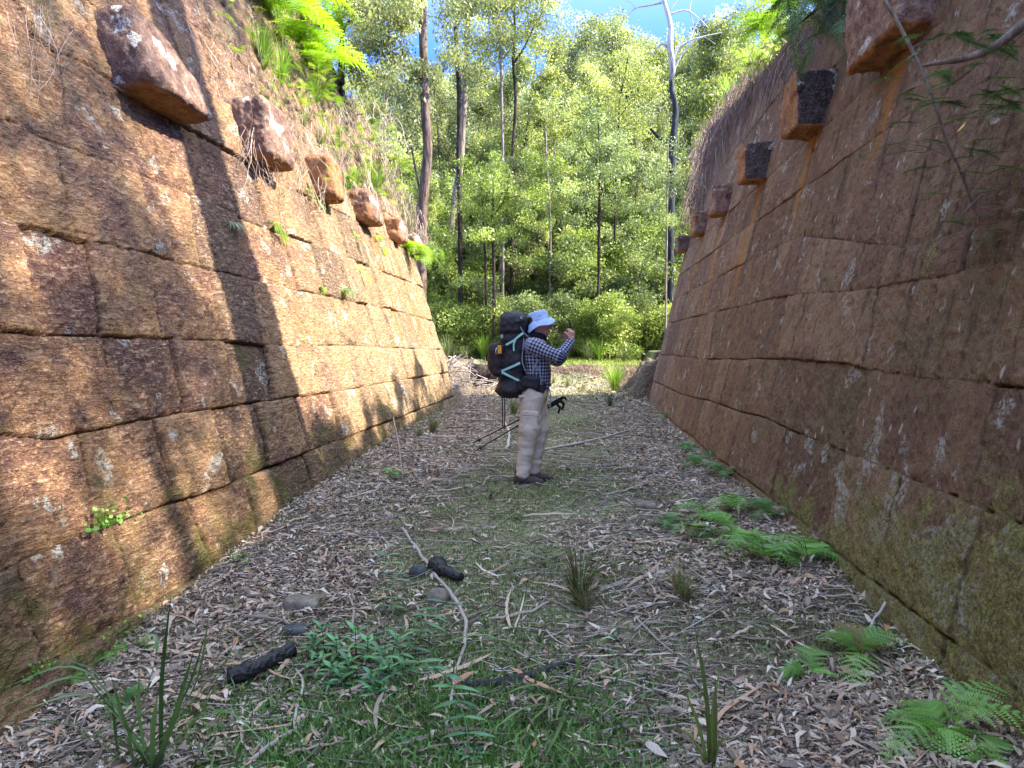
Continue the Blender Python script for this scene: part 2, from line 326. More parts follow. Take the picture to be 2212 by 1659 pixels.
# ------------------------------------------------------------------ stone walls
def stone_wall(side, Y0, Y1, top, zs_low, hj, vj, seed, cw=1., flat=1., res=.0023):
    X0, b = (XL, BL) if side < 0 else (XR, BR)
    S = [Y0]
    while S[-1] < Y1: S.append(S[-1]+max(.0105 if S[-1] > 2.2 else .05, res*S[-1]))
    S = np.array(S); S[-1] = Y1
    Zn = np.concatenate([np.arange(-.62, 4.3, .0095), np.arange(4.3, 8.21, .03)])
    T = top(S); zt = 8.2; SS, ZN = np.meshgrid(S, Zn, indexing='ij')
    Z = np.where(ZN < 3., ZN, 3+(ZN-3)/(zt-3)*(T[:, None]-3))
    nS, nZ = Z.shape
    # rough joints
    jx = SS+.012*fbm(SS*9, Z*9, s=seed, o=3)+.014*fbm(SS*2.2, Z*2.2, s=seed+1, o=2)
    jz = Z+.010*fbm(SS*8, Z*8, s=seed+2, o=3)+.010*fbm(SS*1.6, Z*1.6, s=seed+3, o=2)
    H = [np.interp(SS, a, c_) for a, c_ in hj]; K = len(H)
    k = np.zeros(Z.shape, int)
    for q in range(K): k += (jz > H[q])
    dh = np.full(Z.shape, 9.); dv = np.full(Z.shape, 9.); blk = np.zeros(Z.shape, int); u_ = np.zeros(Z.shape)
    for q in range(K): dh = np.minimum(dh, np.abs(jz-H[q]))
    rr = np.random.default_rng(seed)
    for q in range(K+1):
        lo = H[q-1] if q else H[0]-.6; hi = H[q] if q < K else H[-1]+.6
        mk = k == q; f = ((jz-lo)/(hi-lo))[mk]; js = sorted(vj.get(q, []), key=lambda a: a[0]+a[1])
        first = js[0][0] if js else None; L = []
        y = first if first is not None else rr.uniform(2, 3)
        while y > Y0: y -= rr.uniform(.5, 1.1); L.append((y, y+rr.uniform(-.04, .04)))
        y = (max(js[-1]) if js else (first or 2))
        R_ = []
        while y < Y1: y += rr.uniform(.5, 1.15); R_.append((y, y+rr.uniform(-.04, .04)))
        js = L[::-1]+js+R_
        x = jx[mk]; bi = np.zeros(x.shape, int); d = np.full(x.shape, 9.)
        for a, c_ in js:
            g = x-(a+(c_-a)*f); bi += (g > 0); d = np.minimum(d, np.abs(g))
        dv[mk] = d; blk[mk] = bi+q*97
    B1 = _h(blk, blk*0, blk*0, seed); B2 = _h(blk, blk*0+5, blk*0, seed); B3 = _h(blk, blk*0+9, blk*0, seed)
    # joints open and close along their length
    wv = .5+.5*fbm(SS*1.1, Z*1.1, s=seed+7, o=2)*1.7; wv = np.clip(wv, .12, 1.2)
    wh = np.clip(.55+.9*fbm(SS*1.3, Z*.9+40, s=seed+8, o=2), .15, 1.3)
    far = np.clip(SS/9., .55, 1.6)
    ch = np.exp(-(dh/(.0075*cw*wh*far))**2)*np.clip(wh*1.3, .35, 1); cv = np.exp(-(dv/(.007*cw*wv*far))**2)*np.clip(wv*1.2, .25, 1)
    crack = np.maximum(ch, cv*1.0); de = np.minimum(dh, dv)
    disp = -.075*crack*np.sqrt(far)-.010*flat*np.exp(-de/.012)*np.clip(wv+.2, 0, 1)
    disp += flat*(.06*(B1-.5)+.02*(B2-.5)*np.clip(fbm(SS*.8, Z*.8, s=seed+4), -1, 1))
    disp += flat*.009*sstep(de/.07)
    disp += .016*flat*fbm(SS*3.1, Z*3.1, s=seed+5, o=4)+.013*fbm(SS*18, Z*18, s=seed+6, o=3)
    # tooling marks left by the mason, running aslant
    a = .7+.5*(B3-.5); pu = (SS*np.cos(a)+Z*np.sin(a)); pv = (-SS*np.sin(a)+Z*np.cos(a))
    disp += .010*flat*np.abs(fbm(pu*7, pv*34, s=seed+12, o=2))*2
    ed = Y1-SS; disp -= .05*np.exp(-ed/.07)
    disp -= .10*sstep((Z-T[:, None]+.25)/.3)
    nrm = np.array([-side*1., 0, b]); nrm /= np.linalg.norm(nrm)
    X = side*(X0+b*Z)+nrm[0]*disp; ZZ = Z+nrm[2]*disp; YY = SS+.02*fbm(SS*2, Z*2, s=seed+20)*sstep(1-ed/.3)
    V = np.stack([X, YY, ZZ], -1)
    # the ledge on top and the end face go back into the bank
    back = V[:, -1:].copy(); back = back+np.array([side*.55, 0, .02]); V = np.concatenate([V, back], 1)
    endc = []
    for q, w in enumerate((.06, .18, .4, .8, 1.5)):
        e = V[-1].copy(); e[:, 0] += side*w; e[:, 1] += .05+.03*fbm(e[:, 2]*6, e[:, 0]*6, s=seed+30); endc.append(e)
    V = np.concatenate([V, np.array(endc)], 0); N1, N2 = V.shape[:2]
    def padd(A):
        A = np.concatenate([A, A[:, -1:]], 1); return np.concatenate([A]+[A[-1:]]*5, 0).ravel()
    i_ = np.arange(N1-1)[:, None]*N2+np.arange(N2-1)[None]
    fc = np.stack([i_, i_+N2, i_+N2+1, i_+1], -1).reshape(-1, 4)
    if side > 0: fc = fc[:, ::-1]
    at_ = dict(tint=padd(B1), tint2=padd(B2), crack=padd(crack), wuv=np.stack([padd(SS), padd(Z), padd(B3*7)], -1))
    return V.reshape(-1, 3), fc, at_, SS, Z, padd
# ---- traced joints of the left wall (bottom course first)
def trL(pts): a = np.array([onL(*q) for q in pts]); o = np.argsort(a[:, 1]); return a[o, 1], a[o, 2]
hjL = [trL([(70, 1461), (213, 1373), (330, 1308), (427, 1246), (507, 1193)]), trL([(0, 1234), (157, 1163), (320, 1106), (493, 1046), (600, 1003), (707, 960), (784, 930), (877, 896)]),
       trL([(0, 933), (117, 946), (257, 918), (400, 890), (493, 876), (580, 866), (737, 843), (944, 808)]), trL([(17, 716), (227, 726), (467, 735), (573, 748), (737, 746), (937, 755)]),
       trL([(0, 470), (157, 513), (333, 550), (457, 586), (580, 613), (737, 646), (847, 668), (930, 691)]), trL([(0, 253), (117, 310), (317, 383), (467, 443), (547, 480)]),
       trL([(33, 0), (60, 73), (117, 113), (183, 140), (253, 187), (393, 270), (500, 330)]), trL([(180, 0), (213, 30), (253, 60)]), ([0, 20], [4.85, 4.8]), ([0, 20], [5.5, 5.5]), ([0, 20], [6.2, 6.2]), ([0, 20], [7., 7.])]
def vl(*prs): return [(onL(*a)[1], onL(*c_)[1]) for a, c_ in prs]       # (bottom, top)
vjL = {1: vl(((97, 1440), (53, 1250)), ((303, 1306), (290, 1250)), ((467, 1216), (427, 1146))),
       2: vl(((213, 1143), (183, 946)), ((380, 1083), (337, 913)), ((493, 1046), (457, 900)), ((580, 1000), (555, 880))),
       3: vl(((257, 918), (227, 726)), ((403, 886), (370, 737)), ((500, 876), (482, 738)), ((592, 868), (570, 748)), ((680, 850), (667, 748)), ((758, 835), (752, 748))),
       4: vl(((80, 700), (52, 553)), ((222, 723), (197, 553)), ((348, 726), (317, 553)), ((477, 735), (457, 593)), ((560, 742), (540, 615)), ((638, 743), (613, 626)), ((738, 745), (720, 650))),
       5: vl(((160, 510), (123, 320)), ((333, 547), (303, 383)), ((430, 575), (410, 437)), ((520, 600), (511, 467))),
       6: vl(((147, 313), (127, 133)), ((315, 383), (247, 180)), ((427, 427), (397, 287)), ((513, 460), (483, 330))),
       7: vl(((240, 165), (180, 40)),)}
V, fc, at_, SS, ZZ, padd = stone_wall(-1, -6, LEND, topL, None, hjL, vjL, 11, 1.15, 1.)
# iron-stained and lichen-bleached bands are part of the stone; they follow the run-off
at_['streak'] = padd(np.clip(sum(np.exp(-((SS-a)/w)**2)*sstep((3.55-ZZ)/.2)*sstep((ZZ-l)/.9) for a, w, l in ((14.0, .16, .9), (13.4, .1, 1.3), (12.3, .12, .8), (14.9, .14, 1.2))), 0, 1)*(.6+.6*fbm(SS*9, ZZ*1.2, s=71)))
m = M('red_sandstone'); w = m.attr('wuv', True); t = m.attr('tint'); t2 = m.attr('tint2'); crk = m.attr('crack'); wx = m.sep(w)
big = m.noise(w, 1.3, 4, .6); med = m.noise(w, 7, 6, .8); fine = m.noise(w, 70, 4, .85); mid = m.noise(m.map(w, (20, 34, 1), (0, 0, .5)), 1.3, 4, .8)
dg = m.noise(m.map(w, (5, 26, 1), (0, 0, .75)), 1.6, 4, .65, .3)
base = m.ramp(m.math('ADD', m.math('MULTIPLY', t, .16), m.math('MULTIPLY', med, .84)), [(.33, (.13, .06, .045)), (.43, (.28, .135, .08)), (.52, (.44, .235, .12)), (.65, (.58, .37, .19))])
base = m.mix(m.mr(big, .51, .60, 0, .65), base, (.19, .09, .085))                  # plum-coloured beds
base = m.mix(m.mr(big, .46, .38, 0, .6), base, (.48, .27, .11)); base = m.mix(m.mr(wx[0], 6.5, 11, 0, .62), base, m.mix(med, (.36, .22, .11), (.60, .46, .25)))  # ochre stone towards the exit, its sunlit paleness put into the colour
base = m.mix(m.mr(t2, .8, .98, 0, .6), base, (.11, .075, .06))
base = m.mix(m.math('MULTIPLY', m.mr(dg, .46, .34), .6), base, (.05, .028, .024)); base = m.mix(m.mr(mid, .46, .34, 0, .6), base, (.07, .04, .032)); base = m.mix(m.mr(mid, .53, .64, 0, .6), base, (.58, .39, .20))
base = m.mix(m.math('MULTIPLY', m.mr(dg, .54, .68), .5), base, (.62, .45, .30))
base = m.mix(m.mr(fine, .54, .66, 0, .55), base, (.68, .52, .32)); base = m.mix(m.mr(fine, .44, .32, 0, .6), base, (.06, .036, .028))
sv = m.noise(m.map(w, (9, .8, 1)), 1.5, 3, .6)
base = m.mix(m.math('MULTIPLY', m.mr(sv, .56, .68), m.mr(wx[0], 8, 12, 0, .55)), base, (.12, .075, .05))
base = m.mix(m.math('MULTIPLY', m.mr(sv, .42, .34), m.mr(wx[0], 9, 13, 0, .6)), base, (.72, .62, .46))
base = m.mix(m.attr('streak'), base, (.50, .19, .045))
lich = m.math('MULTIPLY', m.mr(m.noise(m.map(w, (1, 1, .3)), 3.1, 3, .5), .62, .66), m.mr(m.noise(w, 30, 4, .8), .46, .56))
base = m.mix(m.math('MULTIPLY', lich, .9), base, (.66, .66, .56))
ms = m.math('MULTIPLY', m.mr(m.math('ADD', m.noise(w, 1.7, 5, .65), m.mr(wx[1], 1.1, -.35, 0, .26)), .60, .74), m.mr(med, .35, .6))
base = m.mix(m.math('MULTIPLY', ms, .85), base, m.mix(fine, (.06, .07, .015), (.22, .21, .05)))
dk = m.mr(m.math('ADD', m.noise(w, 1.1, 5, .7), m.mr(wx[1], 2.5, 5, 0, .10)), .55, .66, 0, .75)
base = m.mix(m.math('MULTIPLY', dk, m.mr(med, .4, .6)), base, (.05, .038, .036))
base = m.mix(m.math('MULTIPLY', crk, .75), base, (.035, .024, .016))
m.base(base); m.bump(m.math('ADD', m.math('ADD', m.math('MULTIPLY', m.mr(dg, .42, .56), .5), m.math('MULTIPLY', m.mr(mid, .4, .58), .4)), m.math('MULTIPLY', fine, .6)), .028, 1.)
STONE_L = m.done(.88, .2)
wallL = empty('stone_wall', (-XL, 5, -.2), 'tall sunlit wall of big reddish sandstone blocks leaning back beside the path', 'wall')
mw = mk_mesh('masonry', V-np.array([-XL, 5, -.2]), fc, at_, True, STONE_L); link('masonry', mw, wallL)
# ---- right wall
def trR(pts): a = np.array([onR(*q) for q in pts]); o = np.argsort(a[:, 1]); return a[o, 1], a[o, 2]
hjR = [([0, 20], [.1, .02]), trR([(1475, 853), (1541, 868), (1585, 886), (1651, 903), (1758, 950)]), trR([(1528, 775), (1675, 775), (1825, 783), (1875, 800), (2075, 823), (2191, 836)]),
       trR([(1475, 690), (1675, 643), (1765, 633), (1900, 623)]), trR([(1671, 537), (1735, 510), (1961, 536)]), ([0, 20], [3.08, 3.15]), ([0, 20], [3.66, 3.72]), ([0, 20], [4.35, 4.35]), ([0, 20], [5.0, 5.0]), ([0, 20], [5.7, 5.7])]
def vr(*prs): return [(onR(*a)[1], onR(*c_)[1]) for a, c_ in prs]
vjR = {2: vr(((1651, 903), (1683, 783)), ((1850, 930), (1870, 800)), ((1597, 885), (1623, 780)), ((2110, 1000), (2150, 840))), 3: vr(((1683, 775), (1700, 650)), ((1868, 690+90), (1895, 640)), ((1530, 775), (1545, 680))),
       4: vr(((1768, 633), (1790, 540)), ((1575, 643), (1590, 580)), ((1665, 640), (1680, 560))), 5: vr(((1791, 550), (1811, 455)), ((1958, 420+90), (1990, 400))), 6: vr(((1856, 317+60), (1873, 230+60)),)}
V, fc, at_, SS, ZZ, padd = stone_wall(1, -6, REND, topR, None, hjR, vjR, 41, .62, .5)
RCORB = [(5.95, .55), (7.95, .42), (10.3, .42), (12.75, .42), (15.0, .42), (17.3, .4)]    # centre along the wall
stv = sum(np.exp(-((SS-(a-.02+.06*(3.6-ZZ)))/(.13+.03*fbm(ZZ*3, SS, s=5)))**4)*sstep((3.78-ZZ)/.1)*sstep((ZZ-(2.3 if a < 9 else 1.5))/1.3) for a, h_ in RCORB)
at_['streak'] = padd(np.clip(stv*(.75+.7*fbm(SS*10, ZZ*1.5, s=72)), 0, 1))
m = M('mossy_sandstone'); w = m.attr('wuv', True); t = m.attr('tint'); t2 = m.attr('tint2'); crk = m.attr('crack'); wx = m.sep(w)
big = m.noise(w, 1.1, 4, .6); med = m.noise(w, 6, 6, .8); fine = m.noise(w, 75, 4, .85); grn = m.noise(m.map(w, (22, 13, 1), (0, 0, -.15)), 1.5, 5, .85)
sv = m.noise(m.map(w, (7, .8, 1), (0, 0, -.08)), 1.4, 4, .6)
base = m.ramp(m.math('ADD', m.math('MULTIPLY', t, .25), m.math('MULTIPLY', med, .75)), [(.3, (.15, .082, .057)), (.47, (.29, .168, .107)), (.66, (.43, .27, .17))])
base = m.mix(m.mr(big, .50, .60, 0, .6), base, (.20, .095, .08)); base = m.mix(m.mr(big, .46, .36, 0, .5), base, (.17, .13, .07))
base = m.mix(m.mr(grn, .51, .60, 0, .8), base, (.23, .19, .09)); base = m.mix(m.mr(grn, .46, .35, 0, .75), base, (.055, .036, .027))
base = m.mix(m.mr(fine, .54, .67, 0, .6), base, (.44, .33, .24)); base = m.mix(m.mr(fine, .44, .32, 0, .65), base, (.045, .03, .024))
base = m.mix(m.math('MULTIPLY', m.mr(sv, .55, .66), m.mr(wx[1], .4, 2, .2, .6)), base, (.07, .05, .04))
base = m.mix(m.math('MULTIPLY', m.mr(sv, .42, .33), m.mr(wx[0], 6, 12, .05, .5)), base, (.38, .17, .09))
base = m.mix(m.math('MULTIPLY', m.attr('streak'), .9), base, m.mix(m.noise(m.map(w, (12, 1.5, 1)), 2, 3, .6), (.30, .11, .03), (.66, .33, .09)))
sp = m.vor(m.map(w, (1, .42, 1), (0, 0, .12)), 9); spm = m.math('MULTIPLY', m.mr(sp, .15, .08), m.mr(m.noise(w, 1.6, 2, .5), .44, .54))
base = m.mix(m.math('MULTIPLY', spm, .8), base, (.66, .60, .55))
lich = m.math('MULTIPLY', m.mr(m.math('ADD', m.noise(w, 3.2, 3, .5), m.math('MULTIPLY', m.mr(wx[0], 6.5, 5, 0, .1), m.mr(m.math('ABSOLUTE', m.math('SUBTRACT', wx[1], .45)), .7, .2))), .625, .66), m.mr(m.noise(w, 34, 4, .8), .46, .55))
base = m.mix(m.math('MULTIPLY', lich, .8), base, (.52, .51, .46))
md = m.math('ADD', m.mr(m.math('ADD', wx[1], m.math('MULTIPLY', wx[0], .12)), 1.5, .25, 0, .34), m.mr(wx[0], 6.5, 3, 0, .09))
ms = m.mr(m.math('ADD', m.noise(w, 2.1, 5, .7), md), .62, .78)
base = m.mix(m.math('MULTIPLY', ms, m.mr(m.math('ADD', grn, m.math('MULTIPLY', m.math('SUBTRACT', fine, .5), .6)), .40, .54, .05, .95)), base, m.mix(m.mr(fine, .35, .65), (.07, .075, .018), (.42, .40, .14)))
base = m.mix(m.math('MULTIPLY', crk, .6), base, (.05, .03, .018))
m.base(base); m.bump(m.math('ADD', m.math('ADD', m.math('MULTIPLY', grn, 1.2), med), m.math('MULTIPLY', fine, .8)), .03, 1.)
STONE_R = m.done(.92, .15)
wallR = empty('stone_wall', (XR, 5, -.1), 'tall shaded brown sandstone wall with moss and pale lichen spots leaning back', 'wall')
link('masonry', mk_mesh('masonry', V-np.array([XR, 5, -.1]), fc, at_, True, STONE_R), wallR)
# ------------------------------------------------------------------ corbels: stones let into the walls (parts of them)
m = M('corbel_stone'); P = m.obj(); ty = m.attr('tint'); Nn = m.n('ShaderNodeNewGeometry').outputs['Normal']; nz = m.sep(Nn)[2]
med = m.noise(P, 9, 5, .7); fine = m.noise(P, 60, 4, .75); bg_ = m.noise(P, 3, 3, .6)
fresh = m.ramp(med, [(.3, (.20, .085, .04)), (.55, (.40, .20, .085)), (.75, (.55, .33, .16))])
weath = m.ramp(med, [(.3, (.10, .06, .05)), (.5, (.24, .14, .10)), (.7, (.44, .31, .22))])
black = m.ramp(m.math('ADD', med, m.math('MULTIPLY', fine, .3)), [(.35, (.018, .017, .017)), (.6, (.05, .042, .04)), (.85, (.16, .12, .11))])
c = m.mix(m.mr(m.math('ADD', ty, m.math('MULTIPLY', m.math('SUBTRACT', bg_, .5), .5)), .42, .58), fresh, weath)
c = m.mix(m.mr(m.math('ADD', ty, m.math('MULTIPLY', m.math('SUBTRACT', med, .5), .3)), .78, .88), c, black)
c = m.mix(m.math('MULTIPLY', m.mr(m.noise(P, 5, 3, .5), .60, .65), m.math('MULTIPLY', m.mr(ty, .42, .6), m.mr(fine, .42, .52))), c, (.66, .66, .58))
c = m.mix(m.mr(fine, .42, .3, 0, .5), c, (.03, .02, .016)); m.base(m.mix(m.mr(fine, .53, .68, 0, .5), c, (.62, .50, .38)))
m.bump(m.math('ADD', m.math('MULTIPLY', med, 1.4), fine), .03, .9); CORB = m.done(.9, .15)
def rock(c, hs, rr, seed, h=.016, rot=0, amp=.02, tilt=0, yaw=0, shape=None):
    R_ = max(hs)+.08; s = SDF([-R_]*3, [R_]*3, h); s.box((0, 0, 0), hs, rr, 0, rot)
    if shape: shape(s)
    s.warp(lambda x, y, z: fbm(x*5+seed, y*5, z*5, s=seed, o=3)+.25*fbm(x*24, y*24, z*24, s=seed+3, o=2), amp)
    V, Q = s.build(); ca, sa = math.cos(yaw), math.sin(yaw)
    V = np.stack([V[:, 0]*ca-V[:, 1]*sa, V[:, 0]*sa+V[:, 1]*ca, V[:, 2]], 1)
    return V, Q
def corbel(side, Yc, zb, wid, hgt, out, seed, front=.5, end=.9, rot=0., sl=0, slope=0., cut=0., rr=.045, amp=.022):
    """front: stain value of the faces along the wall, end: of the face towards the path"""
    X0, b = (XL, BL) if side < 0 else (XR, BR); dep = .5+hgt*b
    zc = zb+hgt/2; xw = side*(X0+b*zb); xc = xw-side*out+side*dep/2
    def shp(s):
        if sl: s.cap((-side*(dep/2+.0), -wid, hgt/2+.1), (-side*(dep/2+.0), wid*.2, hgt/2+.1), .20, .12, k=0, sub=True)
    V, Q = rock(None, (dep/2, wid/2, hgt/2), rr, seed, .014, side*rot, amp, shape=shp)
    nx = -side*V[:, 0]/(dep/2); ny = V[:, 1]/(wid/2); nz_ = V[:, 2]/(hgt/2); a = np.maximum(np.maximum(nx, np.abs(ny)), np.abs(nz_))
    V = V.copy(); V[:, 0] += side*dep*.30*np.clip(nz_*.5+.5, 0, 1)*(nx > -.2)*np.clip(nx+.2, 0, 1)*slope; V[:, 2] = -hgt/2+(V[:, 2]+hgt/2)*(1-cut*np.clip(ny*.5+.5, 0, 1)**1.5)
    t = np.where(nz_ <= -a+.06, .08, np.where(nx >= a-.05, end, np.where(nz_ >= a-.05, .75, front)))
    me = mk_mesh('corbel', V, Q, {'tint': t}, True, CORB)
    wl_ = wallL if side < 0 else wallR
    o = link('corbel', me, wl_, Vector((xc, Yc, zc))-wl_.location); return o
corbel(-1, 5.88, 3.46, 1.0, .66, .34, 3, .62, .66, rot=-.10, slope=.6, cut=.42, rr=.09, amp=.035)['label'] = 'big rounded reddish corbel, the nearest on the sunlit wall'
corbel(-1, 7.95, 3.5, .66, .70, .34, 5, .7, .74, slope=.4, cut=.12, rr=.09, amp=.04)
corbel(-1, 9.95, 3.5, .52, .62, .30, 8, .25, .40, slope=.25, cut=.12, rr=.10, amp=.03)
corbel(-1, 11.95, 3.5, .66, .58, .30, 9, .5, .55, slope=.4, cut=.25, rr=.13, amp=.035)
corbel(-1, 13.9, 3.47, .5, .5, .26, 10, .4, .55, slope=.3, cut=.15, rr=.10, amp=.035)
corbel(-1, 15.35, 3.45, .5, .42, .24, 12, .6, .7, slope=.3, cut=.15, rr=.10, amp=.035)
for q, (a, h_) in enumerate(RCORB):
    corbel(1, a, [3.72, 3.68, 3.7, 3.7, 3.7, 3.66][q], [1.0, .50, .46, .46, .46, .40][q], [.75, .58, .52, .5, .46, .36][q], [.27, .30, .30, .26, .24, .24][q], 20+q, [.66, .90, .86, .72, .64, .84][q], [.56, .42, .25, .6, .45, .7][q], rot=0, rr=[.05, .045, .045, .05, .05, .05][q], amp=.05)
# ------------------------------------------------------------------ leaf litter, twigs, low grass (nobody could count them)
def pick(n, y0=2.05, y1=17.5, pw=1.3, dens=None, x0=-2.75, x1=1.75):
    out = []
    while sum(len(o) for o in out) < n:
        u = RNG.random(n); e = 1-pw; y = (y0**e+u*(y1**e-y0**e))**(1/e); x = RNG.uniform(x0, x1, n)
        keep = (x > -(XL+BL*gz(x, y))+.0) & (x < XR+BR*gz(x, y)+.02)
        if dens is not None: keep &= RNG.random(n) < dens(x, y)
        out.append(np.stack([x, y], 1)[keep])
    return np.concatenate(out)[:n]
def litter_d(x, y):
    n = fbm(x*1.1, y*1.1, s=51, o=3)
    c = np.exp(-((x+.35)/.8)**2)*.95
    return np.clip(.75-c+1.1*n+(y > 9)*.15, .10, 1)
def make_litter(n, name, y0, y1, pw, dens, x0=-2.75, x1=1.75, sc=1.):
    P = pick(n, y0, y1, pw, dens, x0, x1); n = len(P)
    L = np.clip(RNG.lognormal(math.log(.043), .42, n), .016, .13)*sc; W = L*RNG.uniform(.13, .27, n)
    th = RNG.uniform(0, 2*math.pi, n); pit = RNG.normal(0, .22, n); rol = RNG.normal(0, .45, n); curl = RNG.normal(0, .22, n)*L; bend = RNG.normal(0, .12, n)*L
    tt = np.array([-.5, -.22, .12, .5]); ww = np.array([0, 1, .8, 0])
    base = []                                     # tip, 2+2+, tip
    for k, (t_, w_) in enumerate(zip(tt, ww)):
        for s_ in ((0,) if w_ == 0 else (-1, 1)):
            base.append((t_, s_*w_))
    B = np.array(base); lx = B[:, 0][None]*L[:, None]; ly = B[:, 1][None]*W[:, None]*.5+bend[:, None]*(4*B[:, 0]**2)[None]
    lz = curl[:, None]*(1-4*B[:, 0]**2)[None]*.8+np.abs(B[:, 1])[None]*W[:, None]*.22
    x = lx*np.cos(pit)[:, None]+lz*np.sin(pit)[:, None]; z = -lx*np.sin(pit)[:, None]+lz*np.cos(pit)[:, None]
    y = ly*np.cos(rol)[:, None]-z*np.sin(rol)[:, None]; z = ly*np.sin(rol)[:, None]+z*np.cos(rol)[:, None]
    X = x*np.cos(th)[:, None]-y*np.sin(th)[:, None]+P[:, 0:1]; Y = x*np.sin(th)[:, None]+y*np.cos(th)[:, None]+P[:, 1:2]
    z -= z.min(1)[:, None]*.8
    Z = z+gz(P[:, 0], P[:, 1])[:, None]+RNG.uniform(.001, .018, n)[:, None]
    i0 = (np.arange(n)*6)[:, None]
    T = np.concatenate([i0+np.array([[0, 1, 2]]), i0+np.array([[5, 4, 3]])]); Q = i0+np.array([[1, 3, 4, 2]])
    tint = np.repeat(RNG.random(n), 6); t2 = np.repeat(RNG.random(n), 6)
    return mk_mesh(name, np.stack([X, Y, Z], -1).reshape(-1, 3), [T, Q], {'tint': tint, 'tint2': t2}, True)
m = M('dry_leaf'); t = m.attr('tint')
c = m.ramp(t, [(0., (.09, .065, .048)), (.18, (.19, .14, .105)), (.36, (.31, .235, .18)), (.52, (.46, .36, .27)), (.66, (.40, .25, .155)), (.8, (.61, .53, .43)), (.93, (.42, .21, .10)), (1., (.74, .69, .60))])
P_ = m.geo(); c = m.mix(m.mr(m.noise(P_, 160, 2, .6), .5, .7, 0, .45), c, (.10, .065, .05)); m.base(c)
DRY = m.done(.55, .35)
me = make_litter(98000, 'leaf_litter', 2.05, 17.6, 1.35, litter_d); me.materials.append(DRY)
link('leaf_litter', me, label='dry fallen gum leaves scattered thickly over the floor of the passage', cat='leaf litter', kind='stuff')
me = make_litter(13000, 'leaf_litter', 17.0, 27, 1.2, lambda x, y: np.clip(.75+fbm(x*.8, y*.8, s=3)-(y > 21)*.6, .08, 1), -9, 5, 1.6); me.materials.append(DRY)
link('leaf_litter', me, label='sunlit dry leaves on the ground beyond the end of the passage', cat='leaf litter', kind='stuff')
def lean(x, y): return np.clip(.9-np.exp(-((x+.3)/.8)**2)*.7+fbm(x*.8, y*.8, s=91), .05, 1)
me = make_litter(1500, 'leaf_litter', 2.05, 12, 1.2, lean, sc=1.45); me.materials.append(DRY)
link('leaf_litter', me, label='larger curled gum leaves lying on top of the finer litter', cat='leaf litter', kind='stuff')
b = Buf(); P = pick(420, 2.2, 15, 1.2, lean)
for q, (x, y) in enumerate(P):
    L = random.uniform(.12, .55); a = random.gauss(.2, .8); k = 6; tt = np.linspace(-.5, .5, k)*L; cv = random.gauss(0, .10)*L; w_ = random.uniform(.004, .012)
    px = x+tt*math.cos(a)-cv*(1-(2*tt/L)**2)*math.sin(a); py = y+tt*math.sin(a)+cv*(1-(2*tt/L)**2)*math.cos(a); pz = gz(px, py)+.012+random.uniform(0, .015)+.01*np.abs(np.sin(np.arange(k)*1.7+q))
    if (px > -2.6).all() and (px < 1.62).all():
        C = np.stack([px, py, pz], 1); S_ = np.array([-math.sin(a), math.cos(a), random.gauss(0, .5)]); S_ /= np.linalg.norm(S_); n0 = b.n
        W_ = w_*np.array([.4, 1, .9, 1, .8, .2]); V = np.stack([C-S_*W_[:, None], C+[0, 0, .3*w_], C+S_*W_[:, None]], 1).reshape(-1, 3); i = (np.arange(k-1)*3)[:, None]
        b.add(V, None, np.concatenate([i+np.array([[0, 1, 4, 3]]), i+np.array([[1, 2, 5, 4]])]), random.random())
link('bark_strips', b.mesh('bark_strips', DRY), label='curled strips of shed bark among the fallen leaves', cat='bark', kind='stuff')
# fine twigs and bark strips
P = pick(7500, 2.1, 17.5, 1.25, lambda x, y: np.clip(.8-np.exp(-((x+.3)/.7)**2)*.7+fbm(x*.9, y*.9, s=61), .05, 1)); b = Buf()
for q, (x, y) in enumerate(P):
    L = min(random.expovariate(1/.14)+.05, .8)*(1 if y < 8 else 1.3); a = random.uniform(0, 6.28) if random.random() < .5 else random.gauss(.1, .5); r = random.uniform(.0012, .004)*(1+y*.06)
    k = 4; tt = np.linspace(-.5, .5, k)*L; cv = random.gauss(0, .12)*L
    px = x+tt*math.cos(a)-cv*(1-(2*tt/L)**2)*math.sin(a); py = y+tt*math.sin(a)+cv*(1-(2*tt/L)**2)*math.cos(a)
    pz = gz(px, py)+r+random.uniform(.004, .02)+tt*random.gauss(0, .06); ok = (px > -2.62) & (px < 1.66)
    if ok.all(): b.tube(np.stack([px, py, pz], 1), [r, r, r*.8, r*.5], 3, random.random(), cap=False)
m = M('dead_wood'); t = m.attr('tint'); P_ = m.geo(); n_ = m.noise(P_, 35, 4, .7)
c = m.ramp(m.math('MULTIPLY_ADD', t, .7, m.math('MULTIPLY', n_, .3)), [(.1, (.07, .05, .04)), (.4, (.20, .15, .12)), (.65, (.36, .30, .26)), (.95, (.55, .50, .45))])
m.base(c); m.bump(m.noise(P_, 120, 3, .7), .004, .8); WOOD = m.done(.85, .2)
link('twigs', b.mesh('twigs', WOOD), label='thin dry twigs and bark strips lying among the leaves', cat='twigs', kind='stuff')
